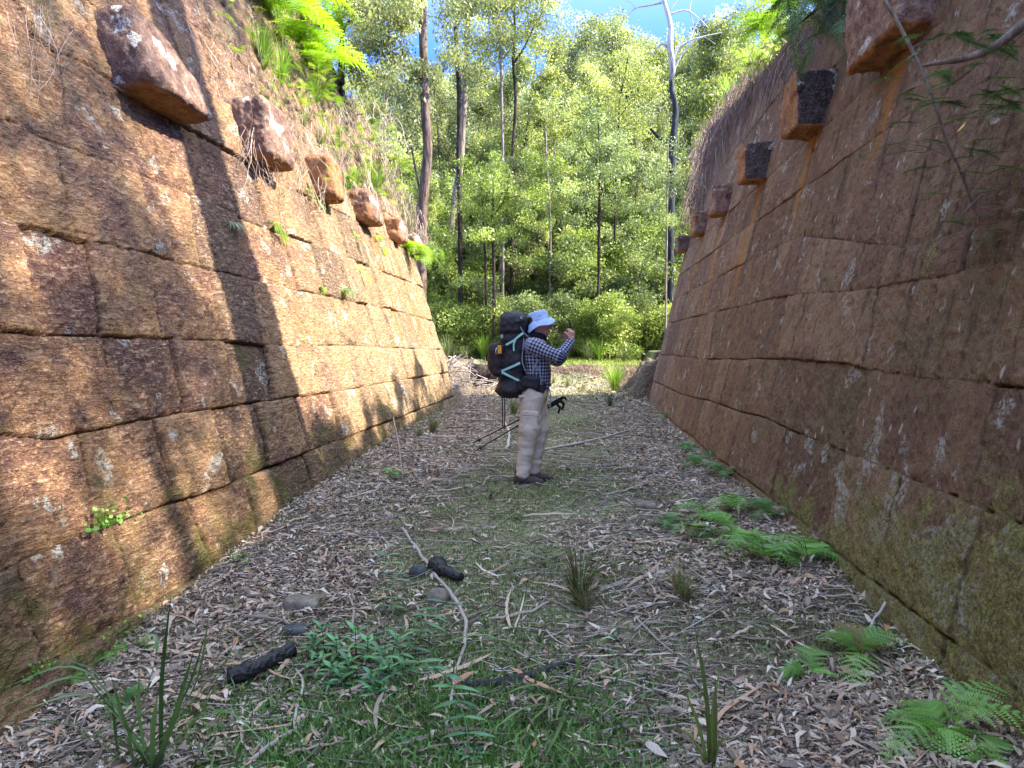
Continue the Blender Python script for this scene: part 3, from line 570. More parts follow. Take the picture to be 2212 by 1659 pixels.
# low grass
def blades(n, y0, y1, pw, dens, x0, x1, hm, wd):
    P = pick(n, y0, y1, pw, dens, x0, x1); n = len(P); h = np.clip(RNG.lognormal(math.log(hm), .4, n), .01, .22); a = RNG.uniform(0, 6.28, n); le = RNG.normal(0, .75, n); w = wd*RNG.uniform(.6, 1.4, n)*(1+P[:, 1]*.12)
    z0 = gz(P[:, 0], P[:, 1]); dx, dy = np.cos(a), np.sin(a); ex, ey = -dy, dx
    pts = []
    for f, ws in ((0, 1), (.55, .8), (1, 0)):
        cx = P[:, 0]+dx*le*h*f*f; cy = P[:, 1]+dy*le*h*f*f; cz = z0+h*f*(1-.35*np.abs(le)*f)
        for s_ in ((-1, 1) if ws else (0,)): pts.append(np.stack([cx+ex*w*ws*s_, cy+ey*w*ws*s_, cz], 1))
    V = np.stack(pts, 1).reshape(-1, 3); i0 = (np.arange(n)*5)[:, None]
    return mk_mesh('grass', V, [i0+np.array([[2, 3, 4]]), i0+np.array([[0, 1, 3, 2]])], {'tint': np.repeat(RNG.random(n), 5)})
GRASS = leaf_mat('grass', (.06, .08, .03), (.15, .20, .07), (.33, .36, .16), .25, .5)
def grass_d(x, y): return np.clip(-.05+np.exp(-((x+.2)/1.0)**2)*.55+1.5*fbm(x*1.3, y*1.3, s=55, o=3), .015, 1)
me = blades(100000, 2.05, 17.5, 1.3, grass_d, -2.7, 1.7, .024, .0013); me.materials.append(GRASS)
link('grass', me, label='short green grass and moss growing along the middle of the path', cat='grass', kind='stuff')
me = blades(34000, 2.0, 4.5, 1.3, lambda x, y: np.clip(np.exp(-((x+.95)/.75)**2-((y-2.8)/.75)**2)*.8+np.exp(-((x+.35)/.6)**2-((y-2.7)/.5)**2)*.6, .0, 1), -2.6, 1.6, .03, .004); me.materials.append(leaf_mat('weed', (.05, .09, .025), (.11, .22, .06), (.2, .36, .1), .25, .45))
link('grass', me, label='brighter small-leaved weeds near the camera at the bottom of the picture', cat='weeds', kind='stuff')
me = blades(26000, 17.4, 30, 1.1, lambda x, y: np.clip(np.where(y < 21.7, .06+.25*fbm(x*.7, y*.7, s=58), .8), .0, 1), -10, 6, .07, .0018); me.materials.append(leaf_mat('sunny_grass', (.08, .12, .02), (.22, .30, .05), (.42, .46, .14), .35, .5))
link('grass', me, label='sunlit yellow-green grass on the flat ground before the forest', cat='grass', kind='stuff')
# ------------------------------------------------------------------ plants
def strip(b, P, W, side=None, tint=.5, fold=0.):
    """a blade: centre line P, half widths W"""
    P = np.asarray(P, float); n = len(P); T = np.gradient(P, axis=0); T /= np.linalg.norm(T, axis=1)[:, None]+1e-9
    S_ = np.cross(T, [0, 0, 1.]) if side is None else np.broadcast_to(side, T.shape).astype(float)
    S_ = S_/(np.linalg.norm(S_, axis=1)[:, None]+1e-9); W = np.broadcast_to(W, (n,))
    V = np.stack([P-S_*W[:, None], P+np.array([0, 0, -1.])*(fold*W)[:, None], P+S_*W[:, None]], 1).reshape(-1, 3)
    i = (np.arange(n-1)*3)[:, None]; b.add(V, None, np.concatenate([i+np.array([[0, 1, 4, 3]]), i+np.array([[1, 2, 5, 4]])]), tint)
def tussock(name, n, L, w, spread=.8, seed=1, mat=None, dead=.1, up=.9):
    rr = random.Random(seed); b = Buf()
    for q in range(n):
        a = rr.uniform(0, 6.283); l = L*rr.uniform(.45, 1.); sp = spread*rr.uniform(.1, 1); t = np.linspace(0, 1, 8)
        el0 = math.pi/2-sp*.45; drop = sp*rr.uniform(.9, 2.0)
        el = el0-drop*t**1.6; ds = l/7; r = np.concatenate([[0], np.cumsum(np.cos(el[:-1])*ds)]); z = np.concatenate([[0], np.cumsum(np.sin(el[:-1])*ds)])*up
        r0 = rr.uniform(0, .03)*L*2; P = np.stack([(r+r0)*math.cos(a), (r+r0)*math.sin(a), np.maximum(z, .004)], 1)
        tn = rr.random(); tn = -.3 if rr.random() < dead else tn
        strip(b, P, w*.5*np.array([.8, 1, 1, .95, .8, .6, .35, .03]), None, max(tn, 0), .5)
    return b.mesh(name, mat)
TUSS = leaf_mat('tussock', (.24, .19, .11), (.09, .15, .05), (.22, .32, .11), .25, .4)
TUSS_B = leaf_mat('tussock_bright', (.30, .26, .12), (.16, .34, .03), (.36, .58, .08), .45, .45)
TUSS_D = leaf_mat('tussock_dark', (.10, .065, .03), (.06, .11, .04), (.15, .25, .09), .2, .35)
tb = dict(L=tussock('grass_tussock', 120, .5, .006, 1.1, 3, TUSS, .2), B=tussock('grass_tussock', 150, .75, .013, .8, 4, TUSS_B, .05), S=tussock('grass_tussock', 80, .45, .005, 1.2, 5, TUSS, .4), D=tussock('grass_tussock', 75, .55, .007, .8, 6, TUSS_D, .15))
def place(u, v, sink=.0, off=0):      # the spot on the ground under a pixel
    d = ray(u, v); Y = np.arange(1.9, 60, .01); P = d*Y[:, None]+O; G = gz(P[:, 0], P[:, 1]); h = np.nonzero(P[:, 2] < G)[0]; i = h[0] if len(h) else len(Y)-1
    return np.array([P[i, 0], P[i, 1]+off, G[i]-sink])
def plant(name, me, loc, label, cat, rz=0, sc=1, group=None):
    o = link(name, me, None, loc, label, cat, group); o.rotation_euler.z = rz; o.scale = (sc,)*3 if not hasattr(sc, '__len__') else sc; return o
# big strappy tussock at the lower left: traced long blades
b = Buf(); root = place(285, 1655)
def blade(tipu, tipv, midu, midv, Y1, w, base=(0, 0), tint=.5, Ym=None):
    p0 = root+np.array([base[0], base[1], -.02]); p2 = at(tipu, tipv, Y1); p1 = at(midu, midv, Ym or (p0[1]+p2[1])/2)
    C = spline([p0, p1, p2], 14); t = np.linspace(0, 1, 14); strip(b, C, w*.62*np.clip(np.minimum(1, (1-t)*3.2), .04, 1)*np.clip(.7+t*2, 0, 1), None, tint, .45)
for a in ((0, 1490, 130, 1440, 2.35, .014), (0, 1530, 150, 1462, 2.3, .016), (25, 1545, 165, 1500, 2.2, .014), (100, 1335, 215, 1500, 2.5, .013), (175, 1425, 240, 1530, 2.5, .012), (205, 1425, 330, 1370, 2.75, .010), (370, 1280, 350, 1460, 2.6, .011), (515, 1310, 440, 1480, 2.65, .013), (560, 1275, 460, 1470, 2.7, .012), (455, 1300, 425, 1470, 2.55, .008), (405, 1465, 370, 1570, 2.3, .015), (340, 1500, 330, 1580, 2.35, .012), (470, 1470, 420, 1560, 2.5, .009), (600, 1640, 500, 1540, 2.35, .008), (285, 1590, 260, 1600, 2.2, .010), (0, 1600, 110, 1560, 2.25, .011), (345, 1505, 280, 1585, 2.5, .010), (640, 1385, 500, 1420, 2.8, .006), (450, 1350, 400, 1500, 2.5, .010), (420, 1400, 385, 1520, 2.4, .012), (300, 1440, 300, 1540, 2.5, .009), (240, 1460, 270, 1560, 2.4, .010), (150, 1600, 210, 1590, 2.25, .010), (480, 1560, 400, 1590, 2.3, .012), (60, 1420, 190, 1440, 2.5, .009), (530, 1360, 450, 1500, 2.6, .008)):
    blade(a[0], a[1], a[2], a[3], a[4], a[5]*1.25, (random.uniform(-.05, .16), random.uniform(-.04, .04)), random.uniform(.3, .95))
me = b.mesh('grass_tussock', leaf_mat('strap_leaf', (.05, .08, .025), (.07, .15, .06), (.20, .33, .13), .22, .3, .4)); me.transform(Matrix.Translation(-Vector(root)))
plant('grass_tussock', me, root, 'large clump of long arching dark green strap leaves, nearest the camera', 'grass tussock')
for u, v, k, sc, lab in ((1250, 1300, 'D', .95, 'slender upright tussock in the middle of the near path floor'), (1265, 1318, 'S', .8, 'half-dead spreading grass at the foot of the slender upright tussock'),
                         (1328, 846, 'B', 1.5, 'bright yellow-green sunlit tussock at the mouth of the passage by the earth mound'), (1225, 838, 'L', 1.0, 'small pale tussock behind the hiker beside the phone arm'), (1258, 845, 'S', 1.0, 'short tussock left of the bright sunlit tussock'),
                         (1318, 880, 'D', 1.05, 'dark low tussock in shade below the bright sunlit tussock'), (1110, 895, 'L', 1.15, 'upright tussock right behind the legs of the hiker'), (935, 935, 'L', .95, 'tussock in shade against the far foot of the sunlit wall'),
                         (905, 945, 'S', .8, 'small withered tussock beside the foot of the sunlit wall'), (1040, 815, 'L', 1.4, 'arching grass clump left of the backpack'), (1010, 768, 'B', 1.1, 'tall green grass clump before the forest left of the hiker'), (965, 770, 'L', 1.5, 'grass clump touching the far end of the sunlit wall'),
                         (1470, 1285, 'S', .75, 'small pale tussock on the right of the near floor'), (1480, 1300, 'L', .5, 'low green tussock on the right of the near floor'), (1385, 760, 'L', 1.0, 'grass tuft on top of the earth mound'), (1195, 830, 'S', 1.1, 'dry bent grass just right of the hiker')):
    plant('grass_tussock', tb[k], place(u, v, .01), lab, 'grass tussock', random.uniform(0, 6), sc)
# arching fan of blades, low centre
b = Buf(); root = place(1225, 1505)
for a in ((905, 1410, 1040, 1370, 3.0), (960, 1395, 1090, 1382, 3.05), (935, 1430, 1080, 1405, 2.95), (1060, 1580, 1130, 1530, 2.75), (1145, 1560, 1180, 1530, 2.8), (1270, 1480, 1240, 1470, 3.0), (1085, 1500, 1150, 1480, 2.85), (1175, 1640, 1210, 1570, 2.5), (1115, 1520, 1160, 1500, 2.8), (1200, 1560, 1210, 1520, 2.8), (1250, 1420, 1245, 1450, 3.1)):
    blade(*a, .012, (random.uniform(-.03, .03), random.uniform(-.03, .03)), random.uniform(.4, 1))
me = b.mesh('grass_tussock', TUSS); me.transform(Matrix.Translation(-Vector(root)))
plant('grass_tussock', me, root, 'arching fan of grass blades bent to the left over the charred log', 'grass tussock')
b = Buf(); root = place(1535, 1650)
for a in ((1500, 1270+80, 1525, 1500, 2.45), (1555, 1440, 1540, 1540, 2.5), (1520, 1430, 1530, 1560, 2.4), (1545, 1460, 1545, 1580, 2.35), (1475, 1480, 1510, 1570, 2.45), (1440, 1560, 1490, 1590, 2.3), (1590, 1590, 1560, 1600, 2.3)):
    blade(*a, .012, (random.uniform(-.02, .02), random.uniform(-.02, .02)), random.uniform(.2, .9))
me = b.mesh('grass_tussock', TUSS); me.transform(Matrix.Translation(-Vector(root)))
plant('grass_tussock', me, root, 'few upright green blades at the bottom edge right of the middle', 'grass tussock')
# ---- ferns
def frond(b, P, n=16, Lmax=.22, tint=.5, pm=9, side=None, tri=.28, tip=.0, w=.20, seed=0):
    """bracken-like frond along centre line P"""
    rr = random.Random(seed); C = spline(P, 30); T = np.gradient(C, axis=0); T /= np.linalg.norm(T, axis=1)[:, None]
    strip(b, C, np.linspace(.0035, .0008, 30), side, tint*.5, .3)
    L_tot = np.linalg.norm(np.diff(C, axis=0), axis=1).sum()
    for q in range(n):
        t = .14+.84*(q/(n-1))**.92; i = min(int(t*29), 28); c0 = C[i]+(C[i+1]-C[i])*(t*29-i) if t*29-i < 1 else C[i+1]; Tt = T[i]
        S_ = np.cross(Tt, [0, 0, 1.]) if side is None else np.asarray(side, float); S_ /= np.linalg.norm(S_)+1e-9; N_ = np.cross(S_, Tt)
        sh = (1-((t-tri)/(1-tri)))**.85 if t > tri else .72+.28*(t-.14)/(tri-.14)
        Lp = Lmax*max(sh, .05)*rr.uniform(.82, 1.12)
        for sg in (-1, 1):
            d = S_*sg*.93+Tt*.34+N_*rr.uniform(-.10, .12); d /= np.linalg.norm(d); k = 5; u = np.linspace(0, 1, k)
            PP = c0+d*Lp*u[:, None]-np.array([0, 0, 1.])*(Lp*.22*u**2)[:, None]+Tt*(Lp*.12*u**2)[:, None]
            tn = min(max(tint+rr.uniform(-.18, .18), 0), 1)
            m_ = max(3, int(pm*Lp/Lmax)); V = []; T_ = []
            pn = np.cross(d, N_); pn /= np.linalg.norm(pn)+1e-9
            for e in range(m_):
                f = (e+.25)/m_; p = PP[0]+(PP[-1]-PP[0])*f-np.array([0, 0, 1.])*(Lp*.22*(f*f-f))
                pl = Lp*w*(1-f*.8); wd = Lp/m_*.52
                for s2 in (-1, 1):
                    q0 = p-d*wd; q1 = p+d*wd; q2 = p+pn*s2*pl+d*pl*.45-np.array([0, 0, 1.])*pl*.12; j = len(V); V += [q0, q1, q2]; T_.append((j, j+1, j+2))
            b.add(V, T_, None, tn)
def fern(name, nf, L, Lp, mat, seed=1, arch=.9, n=14, az=None, pm=13, up=.62):
    rr = random.Random(seed); b = Buf()
    for q in range(nf):
        a = (rr.uniform(0, 6.28) if az is None else az+rr.uniform(-.9, .9)); l = L*rr.uniform(.45, 1); e = up+rr.uniform(-.45, .65)
        d = np.array([math.cos(a), math.sin(a), 0]); Z_ = np.array([0, 0, 1.])
        P = [np.zeros(3), d*l*.3*math.cos(e)+Z_*l*.36*math.sin(e+.3), d*l*.65+Z_*l*(.5*math.sin(e)-.05*arch), d*l*.98+Z_*l*(.45*math.sin(e)-.35*arch)]
        frond(b, P, n, Lp*rr.uniform(.8, 1.1), rr.uniform(.35, .9) if rr.random() < .88 else .02, pm, seed=seed*31+q)
    return b.mesh(name, mat)
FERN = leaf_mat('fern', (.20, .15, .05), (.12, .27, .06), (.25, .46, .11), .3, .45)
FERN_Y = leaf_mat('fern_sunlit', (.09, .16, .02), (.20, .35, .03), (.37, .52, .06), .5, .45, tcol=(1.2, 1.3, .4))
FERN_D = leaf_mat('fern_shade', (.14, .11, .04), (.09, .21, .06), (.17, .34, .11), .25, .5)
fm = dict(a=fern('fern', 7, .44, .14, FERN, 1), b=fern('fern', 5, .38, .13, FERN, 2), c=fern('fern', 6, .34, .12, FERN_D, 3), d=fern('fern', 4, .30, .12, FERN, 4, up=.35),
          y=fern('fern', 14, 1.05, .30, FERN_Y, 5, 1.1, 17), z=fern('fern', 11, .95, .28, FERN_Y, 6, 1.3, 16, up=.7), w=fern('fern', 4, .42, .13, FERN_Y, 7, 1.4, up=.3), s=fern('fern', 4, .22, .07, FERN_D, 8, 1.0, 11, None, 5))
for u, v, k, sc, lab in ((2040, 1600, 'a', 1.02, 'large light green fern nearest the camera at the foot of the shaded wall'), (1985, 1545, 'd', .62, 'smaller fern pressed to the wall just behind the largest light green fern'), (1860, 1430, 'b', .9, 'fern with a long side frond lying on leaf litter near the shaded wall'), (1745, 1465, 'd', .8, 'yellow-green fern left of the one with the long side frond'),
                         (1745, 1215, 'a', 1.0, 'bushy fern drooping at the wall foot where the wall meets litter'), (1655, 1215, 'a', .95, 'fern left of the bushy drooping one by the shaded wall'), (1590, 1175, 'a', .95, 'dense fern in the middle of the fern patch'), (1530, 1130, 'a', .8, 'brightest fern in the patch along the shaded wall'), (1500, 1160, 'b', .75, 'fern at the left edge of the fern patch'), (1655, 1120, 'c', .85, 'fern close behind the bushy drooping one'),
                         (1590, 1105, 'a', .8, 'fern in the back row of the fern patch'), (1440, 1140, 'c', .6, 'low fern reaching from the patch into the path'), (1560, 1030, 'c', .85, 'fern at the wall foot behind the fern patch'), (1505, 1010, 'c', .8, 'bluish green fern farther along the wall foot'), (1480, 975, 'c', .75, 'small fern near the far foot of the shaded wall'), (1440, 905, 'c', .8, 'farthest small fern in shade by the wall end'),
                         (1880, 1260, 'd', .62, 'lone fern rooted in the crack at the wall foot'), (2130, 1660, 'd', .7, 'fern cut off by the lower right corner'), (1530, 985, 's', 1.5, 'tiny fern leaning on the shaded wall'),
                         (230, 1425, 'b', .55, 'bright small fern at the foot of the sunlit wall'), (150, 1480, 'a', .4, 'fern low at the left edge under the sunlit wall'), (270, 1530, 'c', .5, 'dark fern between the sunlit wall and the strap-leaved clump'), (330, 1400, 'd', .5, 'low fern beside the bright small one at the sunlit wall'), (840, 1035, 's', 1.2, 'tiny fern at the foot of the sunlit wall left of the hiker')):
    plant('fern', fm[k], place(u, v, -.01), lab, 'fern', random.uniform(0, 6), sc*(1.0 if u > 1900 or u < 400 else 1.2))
# ferns growing out of, and on top of, the sunlit wall
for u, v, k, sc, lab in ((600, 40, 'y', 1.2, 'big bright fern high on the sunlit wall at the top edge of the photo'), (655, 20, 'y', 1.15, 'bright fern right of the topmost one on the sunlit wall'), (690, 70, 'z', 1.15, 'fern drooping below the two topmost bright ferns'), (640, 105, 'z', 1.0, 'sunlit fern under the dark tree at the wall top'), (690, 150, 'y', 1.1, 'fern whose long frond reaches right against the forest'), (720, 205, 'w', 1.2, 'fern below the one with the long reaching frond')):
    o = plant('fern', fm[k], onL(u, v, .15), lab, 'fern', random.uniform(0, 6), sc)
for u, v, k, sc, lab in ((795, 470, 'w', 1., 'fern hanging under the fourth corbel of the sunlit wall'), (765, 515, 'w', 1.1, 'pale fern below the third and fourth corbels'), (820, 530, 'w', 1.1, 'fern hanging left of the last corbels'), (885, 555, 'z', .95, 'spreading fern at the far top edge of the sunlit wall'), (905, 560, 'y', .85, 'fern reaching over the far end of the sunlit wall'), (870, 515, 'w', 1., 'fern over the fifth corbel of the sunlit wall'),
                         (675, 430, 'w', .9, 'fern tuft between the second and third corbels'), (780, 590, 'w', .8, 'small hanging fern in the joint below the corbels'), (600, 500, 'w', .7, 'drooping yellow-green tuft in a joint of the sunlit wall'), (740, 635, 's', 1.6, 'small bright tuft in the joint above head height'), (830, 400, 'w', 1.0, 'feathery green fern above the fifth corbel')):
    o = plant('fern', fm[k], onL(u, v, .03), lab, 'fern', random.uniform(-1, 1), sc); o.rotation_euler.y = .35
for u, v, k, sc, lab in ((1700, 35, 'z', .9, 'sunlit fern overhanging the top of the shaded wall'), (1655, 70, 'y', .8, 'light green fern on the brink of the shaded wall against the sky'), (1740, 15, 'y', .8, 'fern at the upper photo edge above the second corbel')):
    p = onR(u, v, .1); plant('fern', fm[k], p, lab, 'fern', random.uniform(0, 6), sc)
# small rosettes and tufts in the wall joints
b = Buf(); rr = random.Random(5)
for q in range(60):
    a = rr.uniform(0, 6.28); l = rr.uniform(.1, .2); t = np.linspace(0, 1, 6); d = np.array([.3+.7*abs(math.cos(a)), math.sin(a)*.8, .25]); d /= np.linalg.norm(d)
    strip(b, d*l*t[:, None]-np.array([0, 0, 1.])*(l*.8*t**2)[:, None], .003*np.array([.7, 1, 1, .8, .5, .05]), None, rr.random(), .3)
wt = b.mesh('wall_tuft', leaf_mat('pale_tuft', (.22, .24, .14), (.36, .42, .26), (.6, .66, .5), .3))
b2 = Buf()
for q in range(40):
    a = rr.uniform(0, 6.28); l = rr.uniform(.1, .26); t = np.linspace(0, 1, 6); d = np.array([.5, math.sin(a)*.7, .3]); d /= np.linalg.norm(d)
    strip(b2, d*l*t[:, None]-np.array([0, 0, 1.])*(l*1.1*t**2)[:, None], .006*np.array([.7, 1, 1, .8, .5, .05]), None, rr.random(), .3)
wb = b2.mesh('wall_tuft', TUSS_B)
plant('wall_tuft', wt, onL(498, 480, .02), 'grey-green wispy tuft growing from a joint of the sunlit wall', 'tuft', 0, 1.15)
plant('wall_tuft', wb, onL(590, 488, .02), 'yellow-green grass tuft drooping on the sunlit wall', 'tuft', 0, .9)
plant('wall_tuft', wb, onL(735, 630, .02), 'bright little tuft on the fourth course of the sunlit wall', 'tuft', 1, .8)
plant('wall_tuft', wb, onL(690, 620, .02), 'faint green tuft just left of the bright little one', 'tuft', .5, .6)
# moss cushions / creeping plant in joints: clusters of round leaves
def leafcluster(name, n, rad, ls, mat, seed=1, flat=.5):
    rr = random.Random(seed); b = Buf()
    for q in range(n):
        c = np.array([rr.gauss(0, rad[0]), rr.gauss(0, rad[1]), abs(rr.gauss(0, rad[2]))]); nrm = np.array([rr.gauss(0, 1), rr.gauss(0, 1), rr.gauss(1, .8)]); nrm /= np.linalg.norm(nrm)
        a = np.cross(nrm, [rr.random(), rr.random(), rr.random()]); a /= np.linalg.norm(a); e = np.cross(nrm, a); s_ = ls*rr.uniform(.5, 1.1); k = 6; th = np.arange(k)*2*math.pi/k
        V = c+s_*(a*np.cos(th)[:, None]+e*flat*np.sin(th)[:, None]); b.add(V, [(0, 1, 2), (0, 2, 3), (0, 3, 4), (0, 4, 5)], None, rr.random())
    return b.mesh(name, mat)
LEAFG = leaf_mat('round_leaf', (.05, .10, .02), (.13, .26, .05), (.28, .48, .1), .3)
cl = leafcluster('creeper', 70, (.02, .13, .05), .022, LEAFG, 2, .8); cl2 = leafcluster('creeper', 90, (.07, .10, .05), .018, LEAFG, 3, .6)
plant('creeper', cl, onL(245, 1130, .02), 'round-leaved green creeper in a joint low on the sunlit wall', 'creeper', 0, .9)
plant('creeper', cl2, place(262, 1385), 'bright leafy weed where the sunlit wall meets the litter', 'weed', 0, .9)
plant('creeper', cl2, place(525, 1212), 'small sunlit weed at the wall foot beside the patch of sun', 'weed', 0, .7)
plant('creeper', cl, onL(95, 1448, .03), 'tiny green weed in the lowest joint at the left', 'weed', 0, .5)
# ---- leafy shrub and sapling in the foreground
def lance(b, p, d, L, W, tint, nrm=(0, 0, 1), droop=.25):
    d = np.array(d, float); d /= np.linalg.norm(d); t = np.linspace(0, 1, 6); S_ = np.cross(d, nrm); S_ /= np.linalg.norm(S_)+1e-9
    P = np.asarray(p)+d*L*t[:, None]-np.array([0, 0, 1.])*(droop*L*t**2)[:, None]; strip(b, P, W*.5*np.array([.15, .8, 1, .85, .5, .03]), S_, tint, -.35)
b = Buf(); rr = random.Random(9); root = place(780, 1440)
for u, v, h in ((700, 1370, .15), (735, 1400, .12), (690, 1430, .08), (760, 1440, .10), (790, 1400, .14), (830, 1420, .12), (735, 1470, .06), (800, 1465, .07), (850, 1395, .14), (770, 1380, .16), (815, 1485, .05), (720, 1450, .07), (845, 1450, .08), (680, 1395, .10), (870, 1440, .06), (805, 1500, .04)):
    g = place(u, v+h*300); top = g+np.array([rr.gauss(0, .01), 0, h]); b.tube([g, (g+top)/2+np.array([rr.gauss(0, .01), 0, 0]), top], [.004, .003, .002], 4, .1)
    for q in range(11):
        a = q*2.4+rr.uniform(-.2, .2); e = .1+.09*q; lance(b, top-np.array([0, 0, .008*(10-q)]), (math.cos(a), math.sin(a), e), rr.uniform(.08, .125), rr.uniform(.022, .030), rr.uniform(.3, 1), droop=.3)
BROAD = leaf_mat('broad_leaf', (.045, .10, .05), (.08, .22, .09), (.17, .38, .14), .2, .35, .5)
me = b.mesh('leafy_shrub', BROAD); me.transform(Matrix.Translation(-Vector(root)))
plant('leafy_shrub', me, root, 'dense patch of glossy green pointed leaves left of the pale stick', 'shrub')
for pts, lab in (([(1015, 1640), (1005, 1560), (985, 1500), (950, 1450), (905, 1430)], 'thin pale-stemmed sapling with bluish green leaves crossing the pale branch'), ([(880, 1430), (900, 1380), (930, 1330), (960, 1300)], 'thin leafy sapling standing between the leafy shrub and the round stone'), ([(850, 1340), (845, 1290), (850, 1240), (835, 1200)], 'thin sapling behind the leafy shrub, farthest of the saplings')):
    b = Buf(); root = place(*pts[0]); C = np.array([root]+[at(u, v, root[1]+.04*k) for k, (u, v) in enumerate(pts[1:], 1)]); S_ = spline(C, 16); b.tube(S_, np.linspace(.0035, .0015, 16), 4, .95)
    for q in range(3, 16, 2):
        for s_ in (-1, 1):
            a = rr.uniform(-.6, .6)+(0 if s_ > 0 else math.pi); lance(b, S_[q], (math.cos(a), math.sin(a)*.6, rr.uniform(-.1, .5)), rr.uniform(.09, .13), rr.uniform(.024, .034), rr.uniform(.2, .9))
    me = b.mesh('sapling', BROAD); me.transform(Matrix.Translation(-Vector(root))); plant('sapling', me, root, lab, 'sapling')
b = Buf()
for q in range(9):
    a = q*.7; lance(b, (0, 0, .01), (math.cos(a), math.sin(a), .45), .075, .018, rr.uniform(.3, .8))
me = b.mesh('seedling', BROAD)
for u, v, lab in ((885, 1600, 'small star-shaped seedling at the bottom left of the pale stick'), (1020, 1640, 'broad-leaved seedling at the bottom edge'), (2010-375, 1615, 'seedling among litter at the bottom right of the middle'), (1330, 1385, 'seedling right of the arching grass fan'), (1470, 1000, 'seedling near the far ferns')):
    plant('seedling', me, place(u, v), lab, 'seedling', rr.uniform(0, 3), rr.uniform(.8, 1.2))
# ------------------------------------------------------------------ sticks, logs and stones on the floor
def stick(pts, r0, r1, lab, mat=WOOD, tint=.6, name='stick', k=7, lift=.012, n=24, nz=.3, forks=()):
    C = [place(u, v)+np.array([0, 0, r0*.8+lift+(q[2] if len(q) > 2 else 0)]) for q in pts for u, v in [q[:2]]]; C = spline(C, n)
    C[:, 2] = np.maximum(C[:, 2], gz(C[:, 0], C[:, 1])+r0*.5); C += np.stack([fbm(C[:, 1]*9, C[:, 0]*9, s=4), fbm(C[:, 0]*9, C[:, 1]*9, s=6), 0*C[:, 0]], 1)*r0*1.0
    b = Buf(); b.tube(C, np.linspace(r0, r1, n)*(1+.45*fbm(np.linspace(0, 14, n), np.zeros(n)+r0*99, s=2)), max(k, 8), tint, noise=.06)
    for i, du, dv, l in forks:
        d = np.array([du, dv, .25]); b.tube([C[i], C[i]+d*l*.5, C[i]+d*l], [r1*.7, r1*.5, r1*.2], 5, tint)
    c = C[n//2].copy(); me = b.mesh(name, mat); me.transform(Matrix.Translation(-Vector(c))); return link(name, me, None, c, lab, 'log' if 'log' in name else 'stick')
stick([(870, 1148), (905, 1200), (945, 1255), (985, 1305), (1005, 1350), (1003, 1400), (985, 1460), (975, 1520), (960, 1590)], .014, .008, 'long pale crooked branch lying down the middle of the near floor', tint=.8, n=40, forks=((20, .3, .8, .12),))
m = M('charcoal'); P_ = m.geo(); n_ = m.noise(P_, 25, 4, .7); m.base(m.ramp(n_, [(.35, (.006, .006, .007)), (.65, (.035, .035, .038))])); m.bump(m.vor(m.map(P_, (1, 1, 1)), 45), .01, 1); CHAR = m.done(.6, .4)
stick([(500, 1485, .01), (560, 1462, .02), (620, 1425, .01)], .044, .036, 'short burnt black log chunk left of the leafy shrub', CHAR, .1, 'burnt_log', 12, .0, 14)
stick([(1000, 1492), (1090, 1482), (1160, 1465), (1240, 1440)], .026, .022, 'long thin charred log half buried beneath the arching grass', CHAR, .1, 'burnt_log', 10, -.01, 18)
stick([(945, 1235), (975, 1252), (1000, 1262)], .050, .026, 'burnt black stump piece beside the pale branch', CHAR, .1, 'burnt_log', 10, .0, 10)
stick([(530, 1340), (620, 1352), (640, 1368)], .012, .008, 'straight grey stick lying behind the burnt log chunk', tint=.5)
stick([(535, 1659), (590, 1620), (640, 1585)], .014, .011, 'smooth pale stick at the bottom left of the middle', tint=.75)
stick([(630, 1590), (645, 1530), (655, 1490), (640, 1455)], .010, .005, 'thin whitish twig rising beside the leafy shrub', tint=.95)
stick([(1095, 975), (1100, 940), (1090, 915)], .022, .018, 'short white stick behind the feet of the hiker', tint=1.)
stick([(1085, 990), (1097, 1000), (1108, 1012)], .009, .005, 'thin white twig left of the feet of the hiker', tint=1.)
stick([(1165, 978), (1250, 962), (1370, 930)], .022, .009, 'long pale stick on the path right of the hiker', tint=.9)
stick([(700, 1160), (860, 1168), (1050, 1175), (1110, 1172)], .007, .004, 'long thin twig across the path in front of the hiker', tint=.7)
stick([(640, 1180), (740, 1165), (800, 1130)], .008, .004, 'brown twig pointing at the sunlit wall', tint=.35)
stick([(825, 1165), (835, 1190), (805, 1210)], .008, .004, 'small pale forked stick behind the leafy shrub', tint=.85)
stick([(850, 940, .25), (862, 985, .1), (870, 1040)], .010, .006, 'leaning twig propped beside the foot of the sunlit wall', tint=.6)
stick([(720, 1010), (760, 1030), (880, 1050)], .010, .005, 'brown stick along the far foot of the sunlit wall', tint=.4)
stick([(1620, 1530), (1700, 1505), (1790, 1455), (1820, 1420)], .012, .007, 'long dark stick in the litter on the right', tint=.3)
stick([(1640, 1290), (1720, 1310), (1830, 1330), (1900, 1345)], .011, .006, 'dark bark strip lying towards the shaded wall', tint=.35)
stick([(1480, 1240), (1560, 1270), (1640, 1280)], .008, .004, 'thin grey twig below the fern patch', tint=.6)
stick([(1350, 1310), (1420, 1390), (1480, 1440)], .008, .004, 'slanting pale twig right of the slender tussock', tint=.65)
stick([(1915, 1330, .06), (1880, 1370, .02), (1870, 1400)], .009, .004, 'pale bent twig leaning on the mossy wall foot', tint=.9)
stick([(2100, 1118+500), (2160, 1640), (2212, 1600)], .012, .009, 'reddish stick at the lower right corner', tint=.25)
stick([(1890, 1560), (1930, 1620), (1945, 1659)], .008, .007, 'pale straight twig at the bottom right of the litter', tint=.95)
m = M('field_stone'); P_ = m.obj(); n_ = m.noise(P_, 14, 5, .7); m.base(m.ramp(n_, [(.3, (.09, .075, .06)), (.55, (.22, .19, .15)), (.75, (.38, .33, .26))])); m.bump(n_, .02, .8); FST = m.done(.9, .2)
